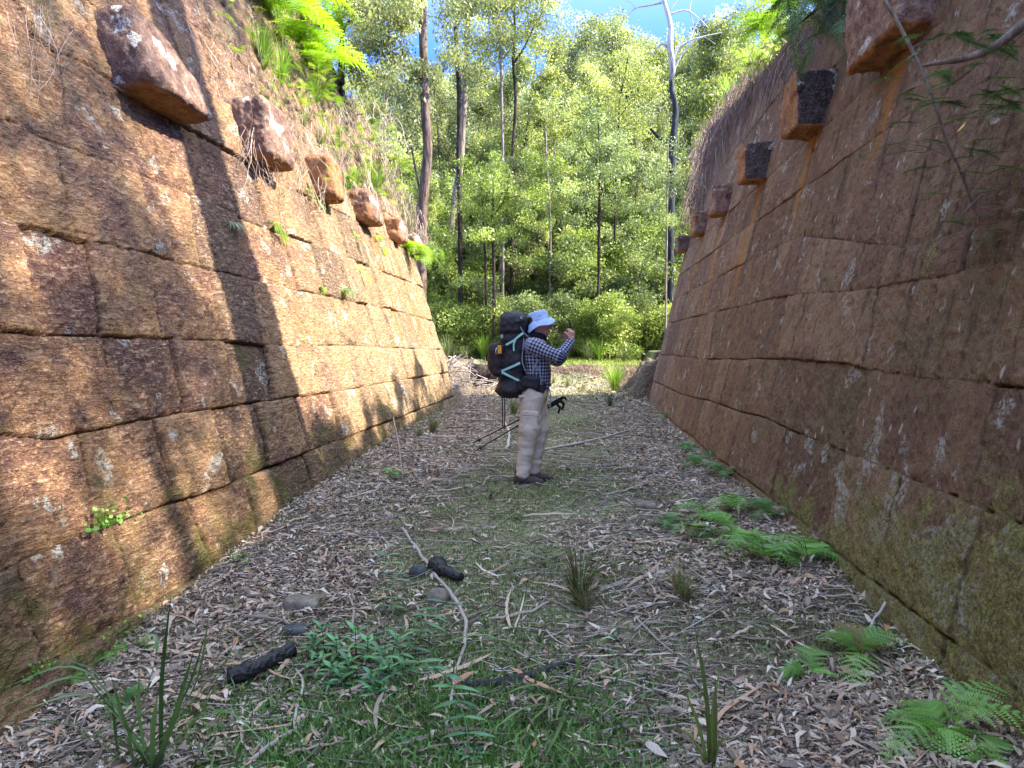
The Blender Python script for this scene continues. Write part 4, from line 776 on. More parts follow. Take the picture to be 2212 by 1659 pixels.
m = M('dark_stone'); P_ = m.obj(); n_ = m.noise(P_, 14, 5, .7); m.base(m.ramp(n_, [(.3, (.025, .027, .03)), (.7, (.11, .12, .12))])); m.bump(n_, .02, .8); DST = m.done(.8, .3)
for u, v, hs, mt, lab in ((655, 1312, (.11, .08, .05), FST, 'flat grey-brown stone in front of the patch of sun'), (945, 1305, (.07, .07, .07), FST, 'rounded mossy stone against the pale branch'), (905, 1243, (.055, .05, .045), DST, 'small dark stone left of the pale branch'), (1395, 1100, (.10, .09, .05), FST, 'flat stone on the path near the fern patch'), (640, 1365, (.07, .05, .02), DST, 'small bluish slab behind the burnt log chunk'), (1510, 1000, (.05, .05, .03), FST, 'small stone by the far ferns')):
    V, Q = rock(None, hs, min(hs)*.8, int(u), .009, 0, .02); link('stone', mk_mesh('stone', V, Q, {'tint': np.zeros(len(V))+.5}, True, mt), None, place(u, v)+np.array([0, 0, hs[2]*.35]), lab, 'stone')
# ------------------------------------------------------------------ trees
def bark(name, a, b_, c_, sc=1.):
    m = M(name); P_ = m.obj(); n_ = m.noise(m.map(P_, (9*sc, 9*sc, 1.6*sc)), 1.5, 5, .7); k = m.noise(P_, .9, 3, .6); c = m.ramp(n_, [(.3, a), (.5, b_), (.72, c_)])
    m.base(m.mix(m.mr(k, .5, .7, 0, .5), c, a)); m.bump(n_, .05, .9); return m.done(.95, .1)
BARK = bark('rough_bark', (.035, .025, .02), (.14, .10, .075), (.30, .22, .17)); BARKD = bark('dark_bark', (.012, .010, .010), (.05, .038, .032), (.12, .09, .075)); BARKG = bark('grey_bark', (.08, .065, .055), (.24, .20, .17), (.46, .40, .34))
def leafcloud(C, R, n, L, W, rr, droop=.6, flat=.7):
    """C cluster centres, R radii, n leaves each -> verts, quads, tint"""
    K = len(C); N = K*n; c = np.repeat(C, n, 0); r = np.repeat(R, n); d = rr.normal(size=(N, 3)); d /= np.linalg.norm(d, axis=1)[:, None]
    rad = r*rr.random(N)**.45; p = c+d*rad[:, None]*np.array([1, 1, flat])
    a = rr.normal(size=(N, 3)); a[:, 2] -= droop*1.5; a /= np.linalg.norm(a, axis=1)[:, None]; s_ = np.cross(a, rr.normal(size=(N, 3))); s_ /= np.linalg.norm(s_, axis=1)[:, None]+1e-9
    l = L*np.repeat(rr.uniform(.7, 1.35, K), n)[:, None]*rr.uniform(.6, 1.3, N)[:, None]; w = W*rr.uniform(.6, 1.3, N)[:, None]*.5
    V = np.stack([p, p+a*l*.45+s_*w, p+a*l, p+a*l*.45-s_*w], 1).reshape(-1, 3); Q = np.arange(N*4).reshape(N, 4)
    t = np.clip(np.repeat(np.repeat(rr.normal(.5, .2, K), n)+rr.normal(0, .14, N), 4), 0, 1)
    return V, Q, t
def gum(seed, H, cr, z0f=.42, nb=11, cl=46, n=330, L=.15, W=.055, tr=.16, R=(.45, .9), droop=.6):
    rr = np.random.default_rng(seed); b = Buf(); k = 14; t = np.linspace(0, 1, k); lean = rr.normal(0, .04, 2)
    T = np.stack([H*lean[0]*t+.25*np.sin(t*5+seed), H*lean[1]*t+.2*np.sin(t*4+seed*2), H*.93*t], 1); T[:, :2] -= T[0, :2]; b.tube(T, tr*(1-.85*t)+.012, 8, .5, noise=.05)
    C = []; 
    for q in range(nb):
        f = z0f+(1-z0f)*(q+rr.random()*.6)/nb; i = min(int(f*(k-1)), k-2); p0 = T[i]+(T[i+1]-T[i])*(f*(k-1)-i); az = q*2.4+rr.uniform(-.5, .5); ln = cr*(1.15-.75*((f-z0f)/(1-z0f))**1.5)*rr.uniform(.7, 1.1)
        d = np.array([math.cos(az), math.sin(az), 0]); e = p0+d*ln+np.array([0, 0, ln*rr.uniform(.25, .8)]); m_ = p0+d*ln*.5+np.array([0, 0, ln*.18])
        B_ = spline([p0, m_, e], 7); b.tube(B_, np.linspace(tr*.32*(1.2-f), .012, 7), 5, .5, cap=False)
        for w in range(3):
            g = B_[3+w]; h_ = g+rr.normal(0, .55, 3)*cr*.35+np.array([0, 0, .25]); b.tube([g, (g+h_)/2+rr.normal(0, .05, 3), h_], [.016, .011, .006], 4, .5, cap=False); C.append(h_)
        C.append(e); C.append(e+rr.normal(0, .3, 3)); C.append(B_[4]+rr.normal(0, .4, 3))
    C = np.array(C+[T[-1], T[-1]+[0, 0, .5]]); 
    if len(C) < cl: C = np.vstack([C, C[rr.integers(0, len(C), cl-len(C))]+rr.normal(0, .55, (cl-len(C), 3))])
    Rr = rr.uniform(R[0], R[1], len(C)); V, Q, ti = leafcloud(C, Rr, n, L, W, rr, droop, 1.05)
    return b, V, Q, ti
GUML = leaf_mat('gum_leaf', (.10, .12, .04), (.30, .33, .11), (.60, .61, .28), .45, .45, .4); GUMD = leaf_mat('dark_gum_leaf', (.07, .085, .04), (.21, .23, .10), (.44, .46, .24), .38, .45, .4)
SHRL = leaf_mat('bush_leaf', (.08, .11, .03), (.25, .32, .075), (.52, .57, .20), .42, .4, .4); SHRG = leaf_mat('grey_bush_leaf', (.07, .095, .04), (.21, .26, .095), (.44, .49, .23), .38, .45, .35)
def tree(name, T, loc, label, bk=BARK, lf=GUML, rz=0, sc=1, group=None, cat='tree'):
    b, V, Q, ti = T; r = empty(name, loc, label, cat, group, rz); r.scale = (sc,)*3
    link('trunk', b.mesh('trunk', bk), r); link('crown', mk_mesh('crown', V, Q, {'tint': ti}, True, lf), r); return r
FG = 'trees of the sunlit forest beyond the passage'
def FLAB(k, lf): return ['slender', 'low-branched', 'very tall', 'short', 'medium-height'][k]+(' pale yellow-green' if lf is GUML else ' dull dark green')+' gum tree in the dense forest beyond the passage'
PT = [gum(101+q, h, c, f, 14, 84, 260, .18, .085, .13) for q, (h, c, f) in enumerate([(17, 3.2, .30), (15, 2.9, .22), (19, 3.4, .34), (13, 2.8, .16), (16, 3.2, .28)])]
protos = []
def forest_tree(k, x, y, sc, rz, lf):
    z = float(gz(x, y))-.1
    for p in protos:
        if p[0] == (k, lf.name): return dup(p[1], (x, y, z), rz, sc, FLAB(k, lf), FLAB(k, lf)+'s')
    o = tree('forest_tree', PT[k], (x, y, z), FLAB(k, lf), [BARK, BARKG, BARKD][k % 3], lf, rz, sc, FLAB(k, lf)+'s'); protos.append(((k, lf.name), o)); return o
rr = random.Random(77)
rows = [(30, 2.7, .5), (34, 2.8, .66), (39, 3.0, .8), (45, 3.2, .95), (52, 3.6, 1.0), (60, 4.2, 1.1), (70, 5., 1.25), (84, 6, 1.4)]
for y, stp, s_ in rows:
    x = -y*.5-2
    while x < y*.32+3:
        xx = x+rr.uniform(-1, 1); yy = y+rr.uniform(-2.5, 2.5); s2 = s_*rr.uniform(.85, 1.1)
        u = 1255+xx/yy*1530; k = rr.randrange(5); h = [17, 15, 19, 13, 16][k]*s2; top = 750-(h+float(gz(xx, yy))-CZ)/yy*1530
        lim = 30+rr.uniform(0, 50) if 1215 < u < 1700 else (-200 if u < 1180 else 20)
        if top < lim: s2 *= max(.4, (750-lim)/(750-top)*.96)
        if 1215 < u < 1700 and top > lim+25 and yy > 38: s2 *= min(1.35, (750-lim-15)/(750-top))
        forest_tree(k, xx, yy, s2, rr.uniform(0, 6.28), GUML if rr.random() < .7 else GUMD); x += stp
# understorey bushes
def bush(seed, H, W, n=260, cl=44, L=.10, w=.05, thin=False):
    rr_ = np.random.default_rng(seed); b = Buf(); C = []
    for q in range(9):
        az = rr_.uniform(0, 6.28); r = W*rr_.uniform(.15, .9); e = np.array([math.cos(az)*r, math.sin(az)*r, H*rr_.uniform(.55, 1)]); B_ = spline([np.zeros(3), e*[.35, .35, .55], e], 8); b.tube(B_, np.linspace(.03, .006, 8), 4, .5, cap=False)
        C += [B_[4]+rr_.normal(0, .2, 3), B_[6]+rr_.normal(0, .2, 3), e, e*[1, 1, .25]+rr_.normal(0, .2, 3)]
    C = np.array(C); C = np.vstack([C, C[rr_.integers(0, len(C), max(cl-len(C), 1))]+rr_.normal(0, .35, (max(cl-len(C), 1), 3))]); C[:, 2] = np.clip(C[:, 2], .15, None)
    V, Q, t = leafcloud(C, rr_.uniform(.28, .55, len(C)), n, L, w, rr_, .2, .8); return b, V, Q, t
BT = [bush(201, 3.2, 1.3), bush(202, 2.4, 1.2), bush(203, 4.2, 1.4, cl=60), bush(204, 1.6, 1.0), bush(205, 5.2, 1.5, cl=70)]
bp = {}
def BLAB(k, lf): return ['chest-high', 'waist-high', 'head-high', 'low rounded', 'tall'][k]+(' fresh green' if lf is SHRL else ' greyish green')+' bush at the edge of the forest beyond the passage'
def fbush(k, x, y, sc, rz, lf):
    z = float(gz(x, y))-.05; key = (k, lf.name)
    if key in bp: return dup(bp[key], (x, y, z), rz, sc, BLAB(k, lf), BLAB(k, lf)+'es')
    b, V, Q, t = BT[k]; r = empty('forest_bush', (x, y, z), BLAB(k, lf), 'bush', BLAB(k, lf)+'es', rz); r.scale = (sc,)*3; link('stems', b.mesh('stems', BARKG), r); link('foliage', mk_mesh('foliage', V, Q, {'tint': t}, True, lf), r); bp[key] = r; return r
for y, stp, ks, s_ in ((25.2, 1.25, (3, 1, 3), .95), (26.8, 1.4, (1, 0, 3), 1.0), (28.8, 1.4, (0, 2, 1), 1.25), (31.0, 1.6, (2, 4, 0), 1.35), (34, 1.9, (4, 2), 1.5), (39, 2.6, (4, 4, 2), 1.35), (30.2, 1.8, (4, 2), 1.15), (33, 1.8, (4, 4, 2), 1.4), (37, 2.2, (4, 4), 1.5), (43, 2.8, (4, 4, 2), 1.6), (48, 3.2, (4, 4, 2), 1.8)):
    x = -y*.5-1
    while x < y*.33+2:
        xx = x+rr.uniform(-.5, .5); yy = y+rr.uniform(-.7, .7)
        fbush(rr.choice(ks), xx, yy, s_*rr.uniform(.8, 1.15), rr.uniform(0, 6.28), SHRL if rr.random() < .5 else SHRG); x += stp
# ---- the trees that can be told apart
def traced(name, pts, Y, label, bk, crown=None, extra=(), lf=GUML, cat='tree', up=6, ground=True, k=9, clus=None):
    """pts (u, v, width in px) from the top of the picture down; the trunk goes on above the frame and down to the ground"""
    P = [at(u, v, Y) for u, v, w in pts]; R_ = [w*.5/F*Y for u, v, w in pts]
    if up: d = (P[0]-P[1]); d /= np.linalg.norm(d); P = [P[0]+d*up]+P; R_ = [R_[0]*.55]+R_
    if ground: g = P[-1].copy(); g[2] = float(gz(g[0], g[1]))-.2; P.append(g); R_.append(R_[-1]*1.15)
    n = 44; S_ = spline(P, n); t0 = np.concatenate([[0], np.cumsum(np.linalg.norm(np.diff(np.array(P), axis=0), axis=1))]); Rr = np.interp(np.linspace(0, t0[-1], n), t0, R_)
    b = Buf(); b.tube(S_, Rr, k, .5, noise=.08); ends = []
    for e in extra:
        Q_ = [at(u, v, Y+(dy if len(a) > 3 else 0)) for a in e for u, v, w, *r in [a] for dy in [a[3] if len(a) > 3 else 0]]; w_ = [a[2]*.5/F*Y for a in e]; C = spline(Q_, 14); tt = np.linspace(0, len(w_)-1, 14)
        b.tube(C, np.interp(tt, range(len(w_)), w_), 6, .5, cap=False); ends.append(C[-1]); ends.append(C[9])
    base = P[-1]; r = empty(name, base, label, cat); me = b.mesh('trunk', bk); me.transform(Matrix.Translation(-Vector(base))); link('trunk', me, r)
    if crown:
        n_, rad, L, W = crown; rg = np.random.default_rng(int(pts[0][0])); C = [S_[0]]+ends
        for q in range(26):
            i = rg.integers(0, 16); C.append(S_[i]+rg.normal(0, 1, 3)*[1.5, 1.5, .6])
        for c_ in (clus or ()): C.append(at(c_[0], c_[1], Y+rg.normal(0, .7)))
        C = np.array(C); V, Q, t = leafcloud(C, rg.uniform(rad*.6, rad, len(C)), n_, L, W, rg); link('crown', mk_mesh('crown', V-base, Q, {'tint': t}, True, lf), r)
    return r
rg = random.Random(3)
def spray(u0, u1, v0, v1, n): return [(rg.uniform(u0, u1), rg.uniform(v0, v1)) for _ in range(n)]
traced('gum_tree', [(912, 0, 17), (914, 100, 17), (916, 173, 18), (920, 260, 18), (924, 333, 19), (917, 400, 22), (912, 500, 22)], 22, 'straight rough-barked gum trunk with a fork low on its left, nearest of the tall trunks', BARK, (220, .7, .13, .06), [[(911, 433, 5), (904, 400, 4.5), (889, 317, 4), (881, 247, 3), (884, 200, 2)]], GUMD, clus=spray(800, 905, 0, 330, 26)+spray(930, 985, 0, 120, 5))
traced('gum_tree', [(984, 0, 10), (986, 100, 11), (992, 200, 12), (992, 333, 12), (994, 550, 10)], 26, 'dark slender gum trunk right of the nearest tall trunk', BARKD, (220, .8, .14, .06), [[(988, 60, 4), (1000, 30, 3), (1012, -5, 2)]], GUMD, clus=spray(955, 1050, 0, 160, 12))
traced('gum_tree', [(1010, 0, 13), (1009, 83, 13), (1004, 200, 13), (992, 370, 15), (975, 480, 17)], 30, 'thick grey trunk leaning behind the dark slender gum', BARKG, (220, .9, .15, .06), (), GUML, clus=spray(1000, 1080, 0, 200, 10))
traced('gum_tree', [(1074, 0, 8), (1081, 100, 7), (1084, 233, 6), (1086, 333, 6), (1086, 540, 6)], 27, 'thin pale trunk in the middle of the forest', BARKG, (200, .7, .13, .055), [[(1076, 20, 4), (1060, 30, 3), (1045, 0, 2)], [(1083, 130, 3), (1100, 110, 3), (1110, 80, 2)]], GUML, clus=spray(1040, 1120, 0, 140, 8))
traced('gum_tree', [(1110, 0, 5), (1112, 67, 5), (1109, 133, 7), (1114, 200, 7), (1107, 330, 6), (1105, 540, 7)], 28, 'thin trunk that forks in a V near the gap of sky', BARKD, (190, .7, .13, .05), [[(1110, 137, 5), (1134, 100, 4), (1157, 50, 3), (1184, 7, 2)], [(1111, 60, 3), (1095, 30, 2), (1085, -10, 1.5)]], GUML, clus=spray(1120, 1205, 0, 130, 12))
traced('gum_tree', [(700, -40, 9), (722, 0, 10), (737, 60, 12), (737, 116, 14)], 13.2, 'dark tree rising above the bright ferns on the sunlit wall', BARKD, (260, .42, .08, .035), [[(741, 70, 8), (752, 48, 6), (775, 45, 5), (800, 62, 4), (815, 90, 2)], [(737, 40, 6), (760, 10, 4), (790, -20, 3)], [(735, 10, 6), (705, -30, 4)]], GUMD, up=3, clus=spray(745, 900, -10, 60, 26)+spray(760, 850, 60, 170, 12))
traced('young_tree', [(1296, 330, 4), (1297, 347, 5), (1295, 420, 5), (1294, 483, 6)], 25.5, 'small dark-stemmed tree right of centre before the forest', BARKD, (200, .5, .10, .05), [[(1296, 345, 3), (1320, 330, 2.5), (1340, 300, 2)], [(1296, 350, 3), (1270, 330, 2), (1255, 300, 1.5)]], SHRG, up=1.2, clus=spray(1235, 1360, 300, 470, 26))
traced('young_tree', [(1045, 500, 4), (1048, 560, 5)], 24.5, 'dark thin sapling stem left above the hiker', BARKD, (160, .45, .09, .045), (), SHRL, up=1.5, clus=spray(1000, 1090, 330, 470, 20))
traced('young_tree', [(1065, 440, 5), (1064, 500, 6), (1066, 560, 6)], 24.2, 'dark sapling stem just right of the other thin sapling', BARKD, (160, .45, .09, .045), [[(1064, 470, 3), (1085, 440, 2), (1100, 400, 1.5)]], SHRL, up=1., clus=spray(1050, 1180, 330, 500, 26))
traced('young_tree', [(1442, 380, 3), (1441, 450, 3.5), (1440, 520, 4)], 23, 'pale thin sapling against the edge of the shaded wall', BARKG, (150, .45, .10, .03), (), SHRG, up=1., clus=spray(1380, 1470, 330, 480, 18))
traced('young_tree', [(1179, 300, 4), (1180, 340, 4), (1186, 420, 4)], 27.5, 'whitish thin stem in the middle of the forest above the hat', BARKG, None, (), up=.5)
traced('young_tree', [(1352, 150, 3), (1340, 210, 3), (1335, 300, 4), (1330, 420, 5)], 29, 'thin curved tree left of the dead white tree', BARKD, (200, .7, .12, .05), [[(1345, 300, 3), (1300, 315, 2.5), (1262, 318, 2)], [(1340, 250, 3), (1370, 215, 2), (1400, 200, 1.5)]], GUML, up=.6, clus=spray(1270, 1420, 140, 300, 22))
# dead tree: bleached above, charred below
m = M('bleached_charred_wood'); P_ = m.geo(); z_ = m.sep(P_)[2]; n_ = m.noise(m.map(P_, (7, 7, 1.5)), 1.2, 4, .7)
c = m.ramp(n_, [(.3, (.42, .36, .32)), (.6, (.68, .63, .58))]); ch_ = m.ramp(n_, [(.3, (.008, .008, .01)), (.62, (.05, .055, .06)), (.75, (.3, .3, .3))]); f = m.mr(m.math('MULTIPLY_ADD', n_, 3., z_), 14.2, 12.2)
m.base(m.mix(f, c, ch_)); m.bump(n_, .03, .7); DEADM = m.done(.8, .2)
traced('dead_tree', [(1422, -60, 5), (1434, 0, 7), (1449, 60, 10), (1447, 100, 12), (1453, 140, 14), (1450, 180, 11), (1459, 233, 12), (1454, 300, 14), (1452, 345, 15)], 27, 'dead tree with bleached white top and charred black lower trunk', DEADM, None,
       [[(1430, 5, 6), (1400, 12, 4), (1372, 18, 3), (1355, 35, 1.5)], [(1434, 0, 5), (1415, -25, 4), (1390, -40, 2)], [(1450, 110, 7), (1432, 95, 5), (1415, 110, 3), (1412, 130, 1.5)], [(1452, 125, 8), (1470, 100, 6), (1488, 88, 4), (1500, 60, 3), (1530, 20, 2)], [(1456, 150, 5), (1478, 110, 4), (1500, 88, 3), (1560, 70, 2)], [(1450, 30, 4), (1480, 22, 3), (1510, 40, 2), (1530, 60, 1.5)], [(1455, 325, 9), (1430, 305, 8), (1405, 278, 5)], [(1488, 88, 3), (1520, 80, 2), (1545, 95, 1)], [(1500, 60, 2.5), (1490, 20, 2), (1500, -20, 1)], [(1442, 30, 3.5), (1465, -5, 3), (1480, -40, 2)], [(1372, 18, 2), (1362, 5, 1.2), (1350, 2, .8)]], up=2)
# tall trees on the high ground right of the shaded wall: they stand outside the picture and throw the dappled shade
tk = gum(311, 17, 3.0, .55, 12, 70, 200, .15, .07, .62)
tree('gum_tree', tk, (3.95, 6.35, float(gz(3.95, 6.35))-.2), 'very thick-stemmed gum tree right at the brink of the shaded wall, outside the frame', BARK, GUMD, .4)
sh = gum(301, 15, 3.1, .45, 12, 60, 130, .15, .07, .40)
for x, y, sc, rz, lab in ((8.6, 2.5, .9, 2.6, 'leafy gum tree on the high ground nearest the camera, outside the frame'), (9.6, 4.3, .66, 1.1, 'short gum tree on the high ground beside the thick-stemmed gum, outside the frame'), (10.4, 5.5, .52, 3.3, 'smallest gum tree on the high ground, behind the thick-stemmed gum, outside the frame'), (11.5, 2.7, 1.05, 4., 'gum tree farther back on the high ground at the right, outside the frame'), (9.5, .2, .9, 5.1, 'gum tree on the high ground beside the camera, outside the frame')):
    o = tree('gum_tree', sh, (x, y, float(gz(x, y))-.2), lab, BARK, GUMD, rz, sc)
for y_, k_, s_, lab in ((7.6, 3, .5, 'small leafy bush on the brink of the shaded wall, nearest the camera'), (8.9, 3, .42, 'leafy bush on the brink above the second corbel of the shaded wall'), (10.3, 3, .36, 'low bush on the brink above the third corbel of the shaded wall'), (11.7, 3, .34, 'low bush on the brink between the third and fourth corbels of the shaded wall')):
    x_ = XR+BR*float(topR(y_))+.35; b, V, Q, t = BT[k_]; r = empty('brink_bush', (x_, y_, float(topR(y_))-.15), lab, 'bush', None, y_); r.scale = (s_,)*3; link('stems', b.mesh('stems', BARKG), r); link('foliage', mk_mesh('foliage', V, Q, {'tint': t}, True, SHRG), r)
# ------------------------------------------------------------------ overhanging growth
# slender wattle sapling hanging in front of the shaded wall
pts = [(1905, -10), (1945, 60), (1985, 140), (2030, 260), (2047, 310), (2075, 370), (2100, 440), (2130, 510), (2160, 650)]
YS = [3.9, 3.9, 3.9, 3.92, 3.95, 4.0, 4.05, 4.1, 4.15]; C = spline([at(u, v, y) for (u, v), y in zip(pts, YS)], 40); b = Buf(); b.tube(C, np.linspace(.010, .005, 40), 6, .7)
for e in (((1985, 140), (1960, 190), (1930, 215)), ((2030, 260), (1990, 285), (1950, 300)), ((2075, 370), (2130, 330), (2180, 300)), ((2047, 310), (1990, 330), (1880, 270)), ((2100, 440), (2150, 400), (2212, 400)), ((2130, 510), (2170, 470), (2230, 455)), ((2100, 440), (2060, 480), (2010, 540)), ((2060, 345), (2010, 320), (1900, 305))):
    b.tube(spline([at(u, v, 3.95) for u, v in e], 8), np.linspace(.003, .0012, 8), 4, .7, cap=False)
base = C[-1].copy(); r = empty('wattle_sapling', base, 'thin grey wattle stem with feathery leaves crossing the shaded wall from the top', 'sapling')
me = b.mesh('stem', BARKG); me.transform(Matrix.Translation(-Vector(base))); link('stem', me, r)
WAT = leaf_mat('wattle_leaf', (.03, .06, .03), (.07, .125, .06), (.16, .27, .12), .3, .5); b = Buf(); rr = random.Random(12)
def feather(b, p, d, L, seed, Lp=.05, n=15, tint=None):
    d = np.array(d, float); d /= np.linalg.norm(d); P = [p, p+d*L*.5, p+d*L-np.array([0, 0, L*.15])]
    frond(b, P, n, Lp, rr.uniform(.1, .8) if tint is None else tint, 7, None, .4, w=.22, seed=seed)
for q in range(60):
    z1 = rr.random(); u = (rr.uniform(1950, 2212) if z1 < .75 else rr.uniform(2080, 2212)); v = rr.uniform(165, 420) if z1 < .75 else rr.uniform(420, 560)
    if u < 2020 and v > 330: continue
    feather(b, at(u, v, rr.uniform(3.6, 4.1)), (rr.choice((-1, -1, 1))*1, rr.uniform(-.4, .4), rr.uniform(-.35, .25)), rr.uniform(.16, .30), q, .045)
me = b.mesh('foliage', WAT); me.transform(Matrix.Translation(-Vector(base))); link('foliage', me, r)
b = Buf(); strip(b, spline([at(2086, 265, 3.9), at(2068, 285, 3.88), at(2048, 308, 3.9)], 8), .009*np.array([.1, .6, .9, 1, 1, .9, .6, .1]), None, .5)
mm = M('yellow_leaf'); mm.base((.72, .40, .02)); c0 = at(2068, 285, 3.88); me = b.mesh('yellow_leaf', mm.done(.5)); me.transform(Matrix.Translation(-Vector(c0))); link('yellow_leaf', me, None, c0, 'single yellow leaf caught on the thin grey wattle stem', 'leaf')
# rough branch from the right edge
b = Buf(); e = [at(u, v, y) for u, v, y in ((2260, 20, 3.3), (2200, 62, 3.3), (2150, 100, 3.35), (2090, 125, 3.4), (2030, 135, 3.5), (1995, 142, 3.6))]; C = spline(e, 24); b.tube(C, np.linspace(.032, .007, 24), 8, .6, noise=.05)
base = C[0].copy(); r = empty('branch', base, 'thick rough grey branch reaching in from the right edge over the shaded wall', 'branch'); me = b.mesh('limb', BARKG); me.transform(Matrix.Translation(-Vector(base))); link('limb', me, r); b = Buf()
for q in range(34): feather(b, at(rr.uniform(1975, 2240), rr.uniform(60, 230), rr.uniform(3.3, 3.8)), (rr.choice((-1, 1)), rr.uniform(-.4, .4), rr.uniform(-.5, .1)), rr.uniform(.10, .2), 100+q)
me = b.mesh('foliage', WAT); me.transform(Matrix.Translation(-Vector(base))); link('foliage', me, r)
# dark feathery wattle leaning over the top of the shaded wall
b = Buf(); base = onR(1790, -40, .1); e = spline([base, at(1790, 0, 8.2), at(1740, 40, 8.3), at(1700, 75, 8.5)], 12); b.tube(e, np.linspace(.03, .008, 12), 6, .4); r = empty('wattle_bush', base, 'dark feathery wattle bush hanging over the shaded wall at the top of the photo', 'bush'); me = b.mesh('stem', BARKD); me.transform(Matrix.Translation(-Vector(base))); link('stem', me, r); b = Buf()
for q in range(110): feather(b, at(rr.uniform(1690, 1930), rr.uniform(-50, 95)-(0 if rr.random() < .6 else 40), rr.uniform(7.0, 8.6)), (rr.uniform(-1, 1), rr.uniform(-.4, .4), rr.uniform(-.9, -.1)), rr.uniform(.25, .5), 300+q, .11, 13)
me = b.mesh('foliage', WAT); me.transform(Matrix.Translation(-Vector(base))); link('foliage', me, r)
# green feathery shrubs on the far part of the sunlit wall
FEA = leaf_mat('feathery_leaf', (.06, .10, .02), (.17, .26, .03), (.36, .44, .06), .4, .5)
for (u0, u1, v0, v1, lab, n) in ((800, 880, 330, 440, 'feathery green shrub above the last corbels of the sunlit wall', 60), (770, 850, 250, 330, 'feathery shrub on the brink of the sunlit wall against the forest', 40), (690, 790, 225, 330, 'thin leafy shrub over the third corbel', 40), (640, 730, 130, 250, 'green shrub on the brink under the bright ferns', 60), (455, 560, 0, 110, 'thin weedy shrub beside the big nearest corbel', 24)):
    b = Buf(); base = onL((u0+u1)/2, v1, .0)
    for q in range(n):
        p = onL(rr.uniform(u0, u1), rr.uniform(v0, v1), .05+.35*rr.random()); feather(b, p, (rr.uniform(-.3, 1), rr.uniform(-1, 1), rr.uniform(-.6, .6)), rr.uniform(.16, .34)*(p[1]/12), 500+q, .07*(p[1]/11), 12, rr.random())
    me = b.mesh('shrub', FEA); me.transform(Matrix.Translation(-Vector(base))); link('shrub', me, None, base, lab, 'shrub')
# dead twigs and dry grass hanging from the wall tops
DRYG = M('dry_stalk'); t = DRYG.attr('tint'); DRYG.base(DRYG.ramp(t, [(0, (.10, .06, .045)), (.5, (.28, .19, .14)), (1, (.55, .45, .36))])); DRYG = DRYG.done(.8, .2)
def hang(surf, u0, u1, v0, v1, n, L, r, lab, off=.1, cur=.5, branch=True, name='dead_twigs', tl=.5, seed=1, line=None):
    rq = random.Random(seed); b = Buf(); base = surf((u0+u1)/2, (v0+v1)/2, off)
    for q in range(n):
        if line: f = rq.random(); u, v = line[0][0]+(line[1][0]-line[0][0])*f+rq.uniform(-18, 18), line[0][1]+(line[1][1]-line[0][1])*f+rq.uniform(-25, 25)
        else: u, v = rq.uniform(u0, u1), rq.uniform(v0, v1)
        p = surf(u, v, off*rq.uniform(.2, 1.4)); l = L*rq.uniform(.4, 1.2); k = 7; P = [p]; d = np.array([rq.uniform(-.4, .4), rq.uniform(-.7, .7), -rq.uniform(.3, 1)])
        for _ in range(k-1):
            d = d+np.array([rq.gauss(0, cur*.5), rq.gauss(0, cur*.5), -.22]); d /= np.linalg.norm(d); P.append(P[-1]+d*l/(k-1))
        R_ = r*(p[1]/8+.3); tn = min(1, max(0, rq.gauss(tl, .25))); b.tube(P, np.linspace(R_, R_*.4, k), 3, tn, cap=False)
        if branch:
            for i in (2, 3, 4, 5):
                if rq.random() < .7:
                    d2 = d+np.array([rq.gauss(0, .7), rq.gauss(0, .7), rq.gauss(0, .4)]); d2 /= np.linalg.norm(d2); b.tube([P[i], P[i]+d2*l*.15, P[i]+d2*l*.28+[0, 0, -.02]], [R_*.6, R_*.5, R_*.3], 3, tn, cap=False)
    me = b.mesh(name, DRYG); me.transform(Matrix.Translation(-Vector(base))); link(name, me, None, base, lab, 'dead twigs' if 'twig' in name else 'dry grass', None, 'stuff')
hang(onL, 0, 110, -30, 60, 16, .8, .0025, 'bare pinkish twigs hanging over the upper left corner of the sunlit wall', .12, .5, True, tl=.8, seed=2)
hang(onL, 60, 170, -30, 90, 10, .7, .003, 'pale dead twigs beside the nearest corbel', .14, .5, True, tl=.85, seed=3)
hang(onL, 640, 860, 200, 400, 150, .9, .0035, 'tangle of pale dead twigs over the middle corbels of the sunlit wall', .25, .6, True, tl=.8, seed=4)
hang(onL, 520, 640, 195, 330, 90, .8, .003, 'dry hanging stalks over the second corbel', .2, .4, True, tl=.6, seed=5)
hang(onR, 1520, 1640, 250, 420, 800, .9, .0028, 'beard of dead grass hanging over the top of the shaded wall', .12, .25, False, 'dry_grass', .35, seed=6, line=((1640, 130), (1505, 330)))
hang(onR, 1490, 1560, 250, 420, 420, 1.1, .003, 'matted dry grass over the last corbels of the shaded wall', .15, .25, False, 'dry_grass', .4, seed=7, line=((1560, 240), (1490, 440)))
hang(onR, 1700, 1760, 40, 140, 420, .6, .0028, 'dry grass fringe above the second corbel of the shaded wall', .1, .3, False, 'dry_grass', .4, seed=8, line=((1750, 70), (1640, 170)))
hang(onL, 700, 930, 200, 560, 420, .5, .003, 'straggling dry grass along the far brink of the sunlit wall', .12, .4, False, 'dry_grass', .6, seed=9, line=((750, 200), (925, 530)))
rq = random.Random(44)
for q in range(26):
    f = q/25; u, v = 575+(905-575)*f+rq.uniform(-25, 25), 150+(520-150)*f**.9+rq.uniform(-45, 35)
    plant('grass_tussock', tb[rq.choice('BLSB')], onL(u, v, .0), 'small tuft among the many rooted along the upper part of the sunlit wall', 'grass tussock', rq.uniform(0, 6), rq.uniform(.5, 1.0), 'tufts on the upper sunlit wall')
